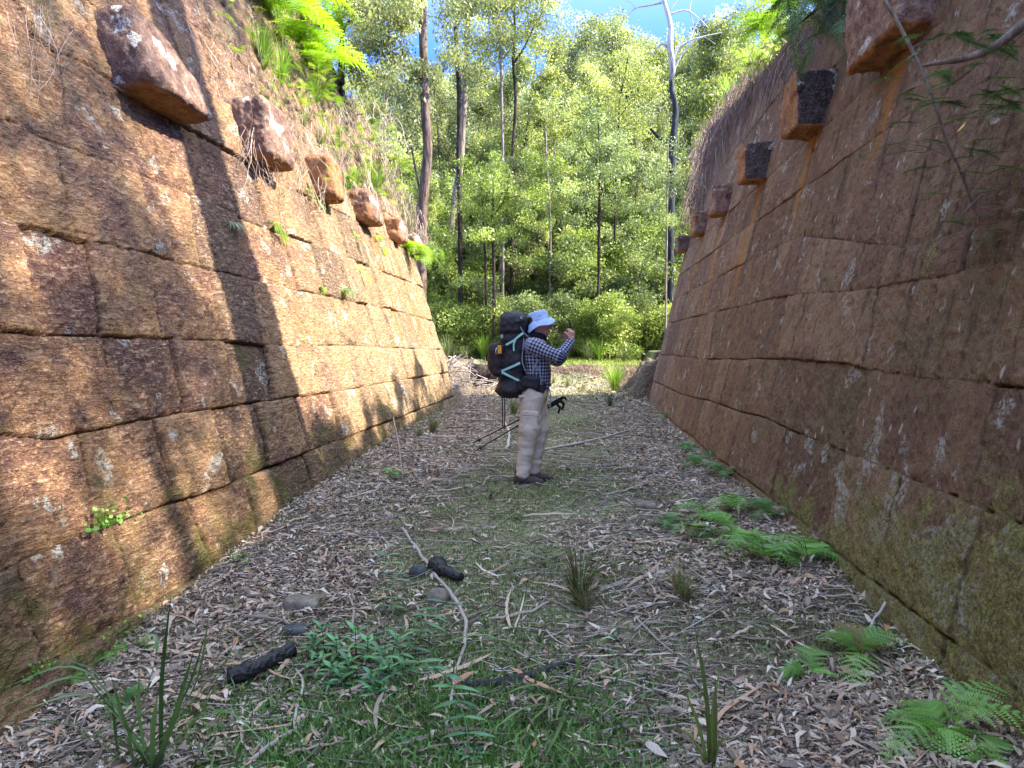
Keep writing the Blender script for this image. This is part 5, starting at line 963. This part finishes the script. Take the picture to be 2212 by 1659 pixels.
for (u0, u1, v0, v1, lab, n) in ((560, 680, 120, 230, 'straggly green shrub between the second corbel and the bright ferns', 50), (700, 800, 300, 400, 'green scrambling shrub draped over the third and fourth corbels', 46), (1600, 1740, 20, 170, 'feathery green shrub along the brink of the shaded wall', 60)):
    b = Buf(); sf = onL if u0 < 1000 else onR; base = sf((u0+u1)/2, v1, .0)
    for q in range(n):
        f_ = rr.random(); p = sf(u0+(u1-u0)*f_, (rr.uniform(v0, v1) if u0 < 1000 else v1+(v0-v1)*f_+rr.uniform(-35, 20)), .05+.3*rr.random()); feather(b, p, (rr.uniform(-.6, .8), rr.uniform(-1, 1), rr.uniform(-.8, .5)), rr.uniform(.16, .34)*(p[1]/11), 700+q, .07*(p[1]/10), 12, rr.random())
    me = b.mesh('shrub', FEA); me.transform(Matrix.Translation(-Vector(base))); link('shrub', me, None, base, lab, 'shrub')
hang(onL, 400, 620, 0, 200, 60, .6, .003, 'wispy dead stems between the two nearest corbels', .1, .5, True, tl=.7, seed=14)
for q in range(16):
    x_ = -6.5+q*.55+rq.uniform(-.2, .2); y_ = 23.6+rq.uniform(-.5, .7)
    plant('grass_tussock', tb[rq.choice('LLB')], (x_, y_, float(gz(x_, y_))), 'tall grass clump in the row at the foot of the forest bushes', 'grass tussock', rq.uniform(0, 6), rq.uniform(1.2, 2.0), 'grass clumps at the foot of the forest bushes')
b = Buf(); base = place(1200, 812)
for q in range(420):
    x_ = rq.uniform(-5.2, 1.6); p = np.array([x_, 0, 0]); p[1] = 20.95+rq.uniform(-.15, .75); p[2] = float(gz(x_, p[1])); l = rq.uniform(.12, .4); d = np.array([rq.gauss(0, .5), -.5, -.7]); d /= np.linalg.norm(d); b.tube([p+[0, -.02, .05], p+d*l*.5+[0, -.05, .05], p+d*l+[0, -.06, .03]], [.006, .005, .002], 3, rq.uniform(.0, .8), cap=False)
me = b.mesh('dry_grass', DRYG); me.transform(Matrix.Translation(-Vector(base))); link('dry_grass', me, None, base, 'roots and dry grass hanging down the dark face of the low step beyond the passage', 'dry grass', None, 'stuff')
# dark rotten log on the step
b = Buf(); C = spline([at(948, 812, 20.2), at(1010, 806, 20.3), at(1085, 812, 20.5)], 24); b.tube(C, .24+.05*fbm(np.linspace(0, 6, 24), np.zeros(24), s=3), 12, .3, noise=.08); c0 = C[0].copy(); me = b.mesh('fallen_log', BARKD); me.transform(Matrix.Translation(-Vector(c0))); link('fallen_log', me, None, c0, 'dark fallen log under the heap of bleached branches beyond the passage', 'log')
# spiky bright tussock on the brink of the shaded wall
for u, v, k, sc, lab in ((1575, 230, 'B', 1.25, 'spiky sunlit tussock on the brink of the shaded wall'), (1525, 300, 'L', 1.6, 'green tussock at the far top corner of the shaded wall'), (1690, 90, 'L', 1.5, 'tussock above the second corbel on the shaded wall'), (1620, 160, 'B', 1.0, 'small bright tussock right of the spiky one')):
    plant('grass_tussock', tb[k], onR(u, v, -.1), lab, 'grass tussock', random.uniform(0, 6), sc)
# tangle of dead branches on the low step beyond the passage
b = Buf(); rq = random.Random(8); base = place(1005, 830)
for q in range(150):
    p = place(rq.uniform(950, 1080), rq.uniform(795, 850)); d = np.array([rq.gauss(0, 1), rq.gauss(0, .5), rq.gauss(-.1, .5)]); d /= np.linalg.norm(d); l = rq.uniform(.2, .9); z0 = np.array([0, 0, rq.uniform(.02, .3)])
    b.tube([p+z0-d*l*.5, p+z0+np.array([0, 0, rq.uniform(-.05, .1)]), p+z0+d*l*.5], [.012, .01, .005], 4, rq.uniform(.5, 1), cap=False)
me = b.mesh('brushwood', WOOD); me.transform(Matrix.Translation(-Vector(base))); link('brushwood', me, None, base, 'heap of bleached dead branches on the low step left beyond the passage', 'brushwood', None, 'stuff')
b = Buf(); base = place(1400, 820)
for q in range(260):
    p = place(rq.uniform(1345, 1440), rq.uniform(770, 870)); l = rq.uniform(.15, .5); d = np.array([-.5+rq.gauss(0, .4), -.4, -.8+rq.gauss(0, .3)]); d /= np.linalg.norm(d); b.tube([p+[0, 0, .05], p+d*l*.5+[0, -.03, .06], p+d*l+[0, -.05, .04]], [.005, .005, .002], 3, rq.uniform(.1, .6), cap=False)
me = b.mesh('dry_grass', DRYG); me.transform(Matrix.Translation(-Vector(base))); link('dry_grass', me, None, base, 'dry fibrous roots and grass on the face of the earth mound', 'dry grass', None, 'stuff')
# ------------------------------------------------------------------ the hiker
# local frame: +x the way the hiker faces, +y away from the camera, z up; 211 px of the photograph to the metre
PX = lambda u, v: ((u-1143)/211., (1050-v)/211.)
PO = at(1143, 1046, 7.25); PO[2] = float(gz(PO[0], PO[1]))-.004
person = empty('person', PO, 'hiker in pale blue hat, checked shirt and beige trousers taking a phone photo', 'person')
def plain(name, col, rough=.8, spec=.2, var=.15, sc=25, bmp=.002):
    m = M(name); P_ = m.obj(); n_ = m.noise(P_, sc, 4, .6); c = tuple(col); m.base(m.mix(n_, tuple(x*(1-var*2) for x in c), tuple(min(1, x*(1+var*1.6)) for x in c))); m.bump(m.noise(P_, sc*6, 3, .6), bmp, .6); return m.done(rough, spec)
SKIN = plain('skin', (.50, .26, .19), .5, .35, .12, 30, .0008)
H_R = (.455, -.055, 1.535); H_L = (.40, .045, 1.50)
# body: one continuous surface from head to feet and fingertips
s = SDF([-.30, -.40, -.02], [.60, .40, 1.80], .0055)
s.ell((.095, 0, 1.665), (.098, .078, .108), 0, .0); s.ell((.125, 0, 1.60), (.078, .062, .095), .04)            # skull, face
s.ell((.160, 0, 1.545), (.038, .038, .030), .03)                                                           # chin and jaw
s.cap((.208, 0, 1.645), (.232, 0, 1.600), .010, .016, .015); s.ell((.224, 0, 1.597), (.016, .019, .012), .012)      # nose
s.ell((.196, 0, 1.662), (.018, .055, .010), .015)                                                           # brow
s.ell((.196, .030, 1.645), (.016, .017, .009), .004, sub=True); s.ell((.196, -.030, 1.645), (.016, .017, .009), .004, sub=True)
s.ell((.186, .030, 1.643), (.014, .015, .012), .004); s.ell((.186, -.030, 1.643), (.014, .015, .012), .004)          # eyes
s.ell((.197, 0, 1.568), (.013, .025, .007), .008); s.ell((.195, 0, 1.556), (.013, .023, .007), .006)                # lips
for g in (-1, 1): s.ell((.092, g*.080, 1.625), (.026, .010, .034), .008); s.ell((.098, g*.089, 1.625), (.012, .006, .018), .003, sub=True)   # ears
s.cap((.075, 0, 1.57), (.055, 0, 1.44), .058, .064, .03)
s.ell((.075, 0, 1.30), (.115, .17, .20), .05); s.ell((.07, 0, 1.08), (.105, .145, .20), .05); s.ell((.055, 0, .95), (.115, .155, .12), .05)
ARM = {-1: [(.03, -.165, 1.415), (.315, -.235, 1.30), (.432, -.085, 1.462)], 1: [(.03, .165, 1.415), (.28, .25, 1.275), (.385, .085, 1.435)]}
for g, (sh, el, wr) in ARM.items():
    s.cap(sh, el, .052, .040, .03); s.cap(el, wr, .040, .026, .02)
LEG = {-1: [(.045, -.085, .90), (.01, -.10, .50), (-.065, -.11, .09)], 1: [(.07, .085, .90), (.095, .095, .50), (.025, .10, .09)]}
for g, (hp, kn, an) in LEG.items():
    s.cap(hp, kn, .085, .056, .03); s.cap(kn, an, .056, .038, .02); s.cap((an[0]-.03, an[1], .045), (an[0]+.15, an[1], .035), .036, .028, .02)
# hands: palm, four fingers bent round the phone's edge, thumb on the near side
def hand(wr, g, dirp, up, out):
    wr = np.array(wr); dirp = np.array(dirp, float); dirp /= np.linalg.norm(dirp); out = np.array(out, float); out -= dirp*(out@dirp); out /= np.linalg.norm(out); sd_ = np.cross(dirp, out)
    pc = wr+dirp*.045
    s.cap(wr, wr+dirp*.02, .026, .028, .012)
    for k in range(4): s.cap(wr+dirp*.02+sd_*(k-1.5)*.012, wr+dirp*.085+sd_*(k-1.5)*.020, .014, .0125, .008)
    for k in range(4):
        L_ = (.038, .044, .041, .032)[k]; b0 = wr+dirp*.085+sd_*(k-1.5)*.0205; d1 = dirp*.80+out*.60; d2 = dirp*.25+out*.95; d3 = -dirp*.25+out*.95
        p1 = b0+d1*L_*.95; p2 = p1+d2*L_*.55; p3 = p2+d3*L_*.45; s.cap(b0, p1, .0098, .009, .003); s.cap(p1, p2, .009, .0082, .002); s.cap(p2, p3, .0082, .0072, .002)
    t0 = wr+dirp*.028-sd_*g*.026; t1 = t0+dirp*.032-sd_*g*.018+out*.018; t2 = t1+dirp*.024+out*.026; s.cap(t0, t1, .0135, .011, .006); s.cap(t1, t2, .0108, .0088, .002)
hand(ARM[-1][2], -1, (.02, .12, .95), 0, (-.62, .62, .1)); hand(ARM[1][2], 1, (.12, -.20, .9), 0, (-.2, -.9, .2))
V, Q = s.build(); link('body', mk_mesh('body', V, Q, None, True, SKIN), person)
# shirt
def cloth(x, y, z): return fbm(x*7, y*7, z*7, s=5, o=2)+.5*fbm(x*16+4*z, y*16, z*9, s=6, o=2)
s = SDF([-.20, -.42, .86], [.56, .42, 1.56], .006)
s.ell((.08, 0, 1.31), (.138, .195, .20), .05); s.ell((.085, 0, 1.12), (.138, .168, .20), .06); s.ell((.07, 0, 1.00), (.135, .168, .10), .05); s.cap((.05, 0, 1.43), (.04, 0, 1.42), .10, .10, .05, sq=(1, .75, 1.2))
for g, (sh, el, wr) in ARM.items():
    sh, el, wr = map(np.array, (sh, el, wr)); s.cap(sh, el, .076, .060, .05); s.cap(el, el+(wr-el)*.92, .060, .040, .03)
    s.ell(el+[-.01, 0, -.03], (.05, .05, .04), .04)
s.warp(cloth, .012); V, Q = s.build()
uv = np.zeros((len(V), 3)); segs = [('t', (.08, 0, .9), (.08, 0, 1.45), .17)]+[('a', sh, el, .065) for g, (sh, el, wr) in ARM.items()]+[('a', el, wr, .052) for g, (sh, el, wr) in ARM.items()]
best = np.full(len(V), 9.)
for ty, a, b_, rad in segs:
    a = np.array(a, float); b_ = np.array(b_, float); ba = b_-a; t = np.clip(((V-a)@ba)/(ba@ba), 0, 1); c = V-a-t[:, None]*ba; d = np.linalg.norm(c, axis=1)/rad; m_ = d < best
    x_ = ba/np.linalg.norm(ba); e1 = np.cross(x_, [0, 1., 0] if ty == 'a' else [0, 1, 0]); e1 /= np.linalg.norm(e1); e2 = np.cross(x_, e1); an = np.arctan2(c@e2, c@e1)
    uv[m_] = np.stack([an*rad, t*np.linalg.norm(ba), d], 1)[m_]; best = np.minimum(best, d)
m = M('checked_cotton'); w = m.attr('wuv', True); ww = m.sep(w)
def stripe(x, p, wd, off=0): return m.mr(m.math('ABSOLUTE', m.math('SUBTRACT', m.math('FRACT', m.math('MULTIPLY_ADD', x, 1/p, off)), .5)), wd, wd+.06, 1, 0)
sa = stripe(ww[0], .034, .24); sb = stripe(ww[1], .034, .24); f2 = m.math('MULTIPLY', m.math('ADD', sa, sb), .5)
c = m.ramp(f2, [(0, (.62, .60, .62)), (.45, (.16, .17, .24)), (.55, (.15, .16, .23)), (1., (.012, .014, .028))]); th_ = stripe(ww[0], .034, .04, .5); c = m.mix(m.math('MULTIPLY', th_, .55), c, (.10, .12, .22)); th_ = stripe(ww[1], .034, .04, .5); c = m.mix(m.math('MULTIPLY', th_, .55), c, (.10, .12, .22))
m.base(c); m.bump(m.noise(m.map(m.obj(), (1, 1, .6), (0, .6, 0)), 13, 4, .65, .8), .03, .7); PLAID = m.done(.9, .1)
link('shirt', mk_mesh('shirt', V, Q, {'wuv': uv}, True, PLAID), person)
# shirt collar
b = Buf(); a_ = np.linspace(0, 2*math.pi, 22); b.tube(np.stack([.075+.078*np.cos(a_), .078*np.sin(a_), 1.475+.018*np.cos(a_*1)-.0*a_], 1), .019, 7, cap=False)
col_ = b.mesh('collar', PLAID, extra={'wuv': np.random.default_rng(2).uniform(0, .03, (b.n, 3))}); link('collar', col_, person)
# trousers
s = SDF([-.24, -.27, .05], [.28, .27, 1.06], .006)
s.ell((.06, 0, .955), (.140, .170, .115), .05); s.ell((.035, 0, .88), (.135, .165, .11), .05)
for g, (hp, kn, an) in LEG.items():
    hp, kn, an = map(np.array, (hp, kn, an)); s.cap(hp, kn+[0, 0, .06], .112, .096, .04); s.cap(kn+[0, 0, .08], (an[0]+.01, an[1], .13), .094, .076, .03); s.ell((an[0]+.005, an[1], .11), (.080, .078, .045), .02)
def trw(x, y, z): return 1.1*fbm(x*5, y*5, z*6, s=15, o=2)+.8*fbm(x*7+9*z, y*6, z*13-5*x, s=16, o=2)+.9*np.exp(-((z-.14)/.10)**2)*fbm(x*4, y*4, z*26, s=17, o=1)
s.warp(trw, .013); V, Q = s.build()
m = M('beige_nylon'); P_ = m.obj(); n_ = m.noise(P_, 9, 3, .5); m.base(m.mix(n_, (.50, .42, .33), (.64, .55, .44))); m.bump(m.noise(m.map(P_, (1, 1, .5), (0, .7, 0)), 10, 4, .55, .5), .03, .6); TROU = m.done(.8, .2)
tr = link('trousers', mk_mesh('trousers', V, Q, None, True, TROU), person)
seam = plain('beige_seam', (.40, .33, .25), .85, .1); flapm = plain('beige_flap', (.60, .50, .40), .8, .2)
for g, (hp, kn, an) in LEG.items():      # zip-off seam above the knee
    a_ = np.linspace(0, 2*math.pi, 26); cx = kn[0]+.005; b = Buf(); b.tube(np.stack([cx+.099*np.cos(a_), kn[1]+.099*np.sin(a_), .565+.010*np.cos(a_)], 1), .007, 5, cap=False); link('zip_seam', b.mesh('zip_seam', flapm), tr)
def patch(name, c, hs, rr, mat, parent, seed=1, amp=.004, h=.005, rot=0, k=0):
    R_ = max(hs)+.04; s = SDF([-R_]*3, [R_]*3, h); s.box((0, 0, 0), hs, rr, k, rot); s.warp(lambda x, y, z: fbm(x*14+seed, y*14, z*14, s=seed, o=2), amp); V, Q = s.build(); return link(name, mk_mesh(name, V, Q, None, True, mat), parent, c)
patch('pocket_flap', (.025, -.195, .735), (.085, .013, .028), .012, flapm, tr, 2, rot=-.06); patch('cargo_pocket', (.02, -.190, .655), (.078, .012, .085), .011, TROU, tr, 3); patch('pocket_flap', (-.045, -.165, .905), (.05, .012, .015), .009, flapm, tr, 4, rot=.1)
# boots
BOOT = plain('boot_leather', (.07, .055, .045), .7, .3, .3); SOLE = plain('boot_sole', (.03, .028, .026), .9, .1)
for g, (hp, kn, an) in LEG.items():
    cx, cy = an[0], an[1]; s = SDF([cx-.16, cy-.09, -.01], [cx+.26, cy+.09, .18], .005); s.cap((cx-.02, cy, .12), (cx-.02, cy, .06), .056, .052, .02); s.cap((cx-.04, cy, .045), (cx+.12, cy, .040), .045, .046, .03); s.cap((cx+.10, cy, .040), (cx+.185, cy, .032), .044, .034, .02, sq=(1, .95, 1.15)); s.box((cx+.05, cy, -.05), (.4, .2, .062), .0, 0, sub=True)
    V, Q = s.build(); bo = link('boot', mk_mesh('boot', V, Q, None, True, BOOT), person); patch('sole', (cx+.065, cy, .012), (.145, .050, .012), .009, SOLE, bo, 3, .002)
    b = Buf()
    for k in range(4): b.tube([(cx+.06+.025*k, cy-.035, .088-.008*k), (cx+.065+.025*k, cy, .098-.009*k), (cx+.06+.025*k, cy+.035, .088-.008*k)], .0032, 5)
    link('laces', b.mesh('laces', plain('lace', (.25, .08, .05))), bo)
# hat
m = M('pale_blue_cotton'); P_ = m.obj(); m.base(m.mix(m.noise(P_, 12, 3, .6), (.32, .45, .70), (.52, .63, .84))); m.bump(m.noise(P_, 22, 3, .6), .012, .6); HATM = m.done(.9, .1)
nr, na = 26, 48; V = []; prof = []
tilt = .27; hc = np.array([.105, 0, 1.655])
for i in range(nr):
    f = i/(nr-1)
    if f < .30: q = f/.30; r, z = .088*q, .118-.010*q*q
    elif f < .60: q = (f-.30)/.30; r, z = .088+.020*q, .108-.085*q
    else: q = (f-.60)/.40; r, z = .108+.052*q, .023-.070*q**1.15
    prof.append((r, z))
for r, z in prof:
    for j in range(na):
        a = 2*math.pi*j/na; br = max(0, (r-.108)/.052); rx, ry = r*1.03, r*.86
        x, y = rx*math.cos(a), ry*math.sin(a); zz = z+br*(.022*math.cos(a)-.012*math.cos(2*a)-.020*abs(math.sin(a)))+br*.010*math.sin(3*a+1)+.004*math.sin(a*5+r*60)*min(1, r*14)
        zz += -.010*math.exp(-((x-.0)**2+y*y)/.002) if r < .09 else 0
        V.append((x*math.cos(tilt)-zz*math.sin(tilt), y, x*math.sin(tilt)+zz*math.cos(tilt)))
V = np.array(V); i_ = np.arange(nr-1)[:, None]*na; j_ = np.arange(na)[None]; j2 = (j_+1) % na; Q = np.stack([i_+j_, i_+na+j_, i_+na+j2, i_+j2], -1).reshape(-1, 4)
me = mk_mesh('hat', V, Q, None, True, HATM); hat = link('hat', me, person, hc); sol = hat.modifiers.new('thickness', 'SOLIDIFY'); sol.thickness = .003
b = Buf(); a_ = np.linspace(0, 2*math.pi, 40); x = .112*np.cos(a_); y = .094*np.sin(a_); z = np.full(40, .024); b.tube(np.stack([x*math.cos(tilt)-z*math.sin(tilt), y, x*math.sin(tilt)+z*math.cos(tilt)], 1), .0035, 5, cap=False); link('hat_band', b.mesh('hat_band', plain('blue_seam', (.36, .44, .66))), hat)
b = Buf()
for (r_, a0, z0) in ((.103, -1.45, .058), (.1, -1.2, .062)):
    x, y = r_*math.cos(a0), r_*.88*math.sin(a0); b.tube([(x*math.cos(tilt)-z0*math.sin(tilt), y-.004, x*math.sin(tilt)+z0*math.cos(tilt)), (x*math.cos(tilt)-z0*math.sin(tilt), y+.004, x*math.sin(tilt)+z0*math.cos(tilt))], .0042, 8)
link('eyelets', b.mesh('eyelets', plain('dark_metal', (.06, .06, .08), .4)), hat)
# hair, neck scarf, glasses
s = SDF([-.05, -.12, 1.44], [.2, .12, 1.78], .006); s.ell((.08, 0, 1.655), (.103, .086, .105), .02); s.ell((.02, 0, 1.57), (.055, .068, .07), .03); s.box((.24, 0, 1.6), (.115, .2, .3), .01, 0, sub=True); s.warp(lambda x, y, z: fbm(x*40, y*40, z*8, s=3, o=2), .006)
V, Q = s.build(); link('hair', mk_mesh('hair', V, Q, None, True, plain('dark_hair', (.022, .017, .014), .6, .4)), person)
s = SDF([-.08, -.15, 1.38], [.24, .15, 1.60], .006); a_ = np.linspace(0, 2*math.pi, 14)
for i in range(13):
    p = lambda a, dz=0: (.068+.082*math.cos(a), .080*math.sin(a), 1.495+dz+.018*math.cos(a)*-1)
    s.cap(p(a_[i]), p(a_[i+1]), .030, .030, .02); s.cap(p(a_[i], .03), p(a_[i+1], .03), .022, .022, .02)
s.warp(cloth, .02); V, Q = s.build(); link('neck_scarf', mk_mesh('neck_scarf', V, Q, None, True, plain('black_cotton', (.016, .016, .018), .9, .1, .3)), person)
b = Buf()
for g in (-1, 1):
    a_ = np.linspace(0, 2*math.pi, 16); b.tube(np.stack([.214+0*a_, g*.032+.024*np.cos(a_), 1.643+.018*np.sin(a_)], 1), .0028, 5, cap=False); b.tube([(.212, g*.056, 1.65), (.15, g*.080, 1.648), (.10, g*.084, 1.64)], .0028, 5)
b.tube([(.216, -.008, 1.648), (.220, 0, 1.65), (.216, .008, 1.648)], .0028, 5); gl = link('glasses', b.mesh('glasses', plain('dark_frame', (.03, .012, .012), .3, .5)), person)
b = Buf()
for g in (-1, 1): a_ = np.arange(16)*2*math.pi/16; b.add(np.vstack([np.stack([.214+0*a_, g*.032+.023*np.cos(a_), 1.643+.017*np.sin(a_)], 1), [(.216, g*.032, 1.643)]]), [(16, k, (k+1) % 16) for k in range(16)])
m = M('dark_lens'); m.base((.02, .012, .012)); link('lens', b.mesh('lens', m.done(.1, .6)), gl)
# phone in both hands
PHM = plain('phone_case', (.012, .012, .014), .35, .5, .1)
d = np.array([-.046, 0, .11]); d /= np.linalg.norm(d); pc = PO+np.array([.422, -.005, 1.618]); n_ = np.cross(d, [0, 1, 0])
s = SDF([-.09]*3, [.09]*3, .003); s.box((0, 0, 0), (.0065, .040, .068), .004, 0); V, Q = s.build(); Rm = np.stack([n_, [0, 1, 0], d], 1)
ph = link('phone', mk_mesh('phone', V@Rm.T, Q, None, True, PHM), None, pc, 'black phone held up in both hands by the hiker', 'phone')
m = M('phone_screen'); m.base((.05, .06, .06)); V = np.array([(-.0072, y, z) for y, z in ((-.036, -.063), (.036, -.063), (.036, .063), (-.036, .063))]); sgn = 1 if (Rm@np.array([-1, 0, 0]))[0] < 0 else -1; V[:, 0] *= sgn
link('screen', mk_mesh('screen', V@Rm.T, np.array([[0, 1, 2, 3]]), None, False, m.done(.15, .6)), ph)
# ---- backpack
BPO = PO+np.array([-.18, 0, .94]); pack = empty('backpack', BPO, 'tall black hiking backpack with mint-green straps worn by the hiker', 'backpack')
def toP(u, v, y=0): x, z = PX(u, v); return np.array([x+.18, y, z-.94])
m = M('black_ripstop'); P_ = m.obj(); n_ = m.noise(P_, 7, 4, .6); m.base(m.mix(n_, (.012, .011, .014), (.032, .029, .032))); m.bump(m.noise(P_, 14, 4, .65), .02, .8); PK = m.done(.6, .3)
PKB = plain('brown_black_ripstop', (.040, .030, .028), .65, .25, .3)
def fold(x, y, z): return 1.1*fbm(x*7+8*z, y*6, z*14-6*x, s=25, o=2)+.7*fbm(x*16, y*16, z*16, s=26, o=2)
s = SDF([-.20, -.26, -.06], [.22, .26, .70], .006)
s.box((.015, 0, .16), (.135, .155, .22), .09, .05, rot=.06); s.box((.025, 0, .42), (.125, .15, .22), .085, .05, rot=.0); s.ell((-.02, 0, .02), (.14, .15, .085), .05); s.warp(fold, .016); V, Q = s.build(); link('main_bag', mk_mesh('main_bag', V, Q, None, True, PK), pack)
s = SDF([-.22, -.24, .48], [.22, .24, .90], .006); s.box((.012, 0, .675), (.138, .152, .125), .085, .05, rot=-.12); s.ell((.03, 0, .715), (.122, .14, .10), .05); s.warp(fold, .016); V, Q = s.build(); lid = link('lid', mk_mesh('lid', V, Q, None, True, PK), pack)
s = SDF([-.34, -.20, .04], [.02, .20, .66], .006); s.box((-.14, 0, .33), (.085, .125, .17), .07, .05, rot=.12); s.ell((-.16, 0, .30), (.075, .12, .14), .04); s.warp(fold, .014); V, Q = s.build(); link('front_pocket', mk_mesh('front_pocket', V, Q, None, True, PKB), pack)
patch('hip_pocket', tuple(toP(1149, 829, -.185)), (.095, .035, .065), .033, PK, pack, 5, .010, rot=-.12); patch('hip_belt', tuple(toP(1150, 838, -.155)), (.14, .03, .055), .025, PK, pack, 6, .006, rot=-.1); patch('hip_belt', tuple(toP(1150, 838, .165)), (.14, .03, .055), .025, PK, pack, 6, .006, rot=-.1)
MINT = plain('mint_webbing', (.34, .62, .52), .8, .2, .1); GREY = plain('grey_webbing', (.20, .22, .23), .8, .2, .15)
def web(name, pts, w, mat, parent=pack, th=.004):
    b = Buf(); C = spline([toP(*p) for p in pts], 16); T = np.gradient(C, axis=0); T /= np.linalg.norm(T, axis=1)[:, None]; N_ = np.array([0, -1., 0]); S_ = np.cross(T, N_); S_ /= np.linalg.norm(S_, axis=1)[:, None]
    r = []; 
    for a_, c_ in ((-1, 0), (1, 0), (1, 1), (-1, 1)): r.append(C+S_*a_*w*.5+N_*c_*th)
    V = np.stack(r, 1).reshape(-1, 3); i = (np.arange(15)*4)[:, None]; b.add(V, None, np.concatenate([i+np.array([[k, (k+1) % 4, 4+(k+1) % 4, 4+k]]) for k in range(4)])); link(name, b.mesh(name, mat, False), parent)
Y_ = -.168
web('compression_strap', [(1096, 750, Y_-.002), (1112, 741, Y_-.006), (1128, 728, Y_+.004), (1134, 724, Y_+.02)], .021, MINT); web('compression_strap', [(1118, 736, Y_-.008), (1113, 748, Y_-.010), (1113, 763, Y_-.006)], .017, MINT)
web('compression_strap', [(1086, 806, Y_+.012), (1102, 799, Y_-.006), (1118, 792, Y_-.006), (1126, 788, Y_+.004)], .023, MINT); web('compression_strap', [(1087, 808, Y_+.010), (1104, 816, Y_-.008), (1126, 827, Y_+.0)], .022, MINT)
web('shoulder_strap', [(1134, 742, -.13), (1139, 733, -.145), (1148, 738, -.155), (1160, 752, -.17), (1165, 770, -.20)], .045, PK, th=.012); web('shoulder_strap', [(1134, 742, .13), (1148, 738, .155), (1165, 765, .18), (1160, 800, .18)], .045, PK, th=.012)
web('load_lifter', [(1126, 712, -.15), (1134, 724, -.16), (1150, 738, -.155)], .012, GREY); web('grey_strap', [(1134, 736, -.16), (1132, 760, -.175), (1131, 785, -.178), (1138, 806, -.178)], .012, GREY)
web('grey_strap', [(1167, 778, -.185), (1158, 795, -.195), (1152, 811, -.195)], .018, GREY); web('grey_strap', [(1164, 795, -.185), (1169, 812, -.195), (1171, 834, -.19)], .014, GREY); web('waist_strap', [(1168, 828, -.16), (1180, 832, -.12), (1188, 836, -.03), (1186, 838, .1)], .03, GREY)
web('hanging_strap', [(1090, 848, -.05), (1091, 880, -.05), (1090, 930, -.05)], .010, PK); web('hanging_strap', [(1084, 850, -.02), (1085, 890, -.02), (1085, 928, -.02)], .010, PK); web('hanging_strap', [(1186, 838, -.08), (1190, 860, -.09), (1189, 884, -.09)], .012, GREY)
web('hanging_strap', [(1064, 806, -.03), (1058, 815, -.03), (1055, 826, -.03)], .016, PK)
patch('buckle', tuple(toP(1087, 732, -.15)), (.014, .008, .020), .005, plain('grey_plastic', (.35, .36, .37), .4), pack, 2, .001, .003)
patch('buckle', tuple(toP(1128, 693, -.150)), (.010, .006, .010), .005, plain('pale_metal', (.5, .5, .5), .4), lid, 2, .001, .003)
for u0 in (1080,):
    tg = patch('tag', tuple(PO+np.array([(1083-1143)/211, -.175, (1050-760)/211])), (.022, .014, .042), .006, plain('orange_plastic', (.85, .36, .03), .5, .3), None, 3, .001, .003); tg['label'] = 'small orange pouch clipped to the black backpack'; tg['category'] = 'pouch'
    b = Buf(); b.tube([(-.03, -.005, .02), (-.04, -.01, -.01), (-.035, -.01, -.05)], .005, 6); link('cord', b.mesh('cord', plain('white_cord', (.6, .6, .6))), tg); patch('strap', (.026, 0, 0), (.010, .015, .045), .006, PK, tg, 3, .001, .003)
# ---- walking poles
for (u1, v1, y1, u2, v2, y2, lab) in ((1214, 860, .20, 1025, 955, .62, 'upper of the two black walking poles slanting behind the legs of the hiker'), (1206, 868, .16, 1028, 973, .55, 'lower of the two black walking poles slanting behind the legs of the hiker')):
    a = at(u1, v1, PO[1]+y1); c = at(u2, v2, PO[1]+y2); d = (c-a)/np.linalg.norm(c-a); t = empty('walking_pole', a, lab, 'walking pole', 'walking poles')
    PB = plain('pole_black', (.02, .018, .018), .4, .4); b = Buf(); b.tube([a*0+d*.1, (c-a)*.55, (c-a)], [.0085, .008, .006], 8); link('shaft', b.mesh('shaft', PB), t)
    b = Buf(); b.tube([d*.14, d*.08, d*.02, -d*.01], [.012, .016, .015, .019], 9); b.tube([d*.0, d*.0+np.array([.03, -.01, .006]), np.array([.045, -.01, -.02])], [.016, .014, .010], 7); b.tube([d*.03, np.array([.02, -.02, -.06]), np.array([.0, -.02, -.12])], [.012, .016, .012], 6); link('grip', b.mesh('grip', plain('foam', (.015, .015, .015), .9, .1)), t)
    b = Buf(); b.tube([(c-a)-d*.05, (c-a)+d*.02], [.007, .003], 7); b.tube([(c-a)-d*.07, (c-a)-d*.062], [.022, .022], 12); link('tip', b.mesh('tip', PB), t)
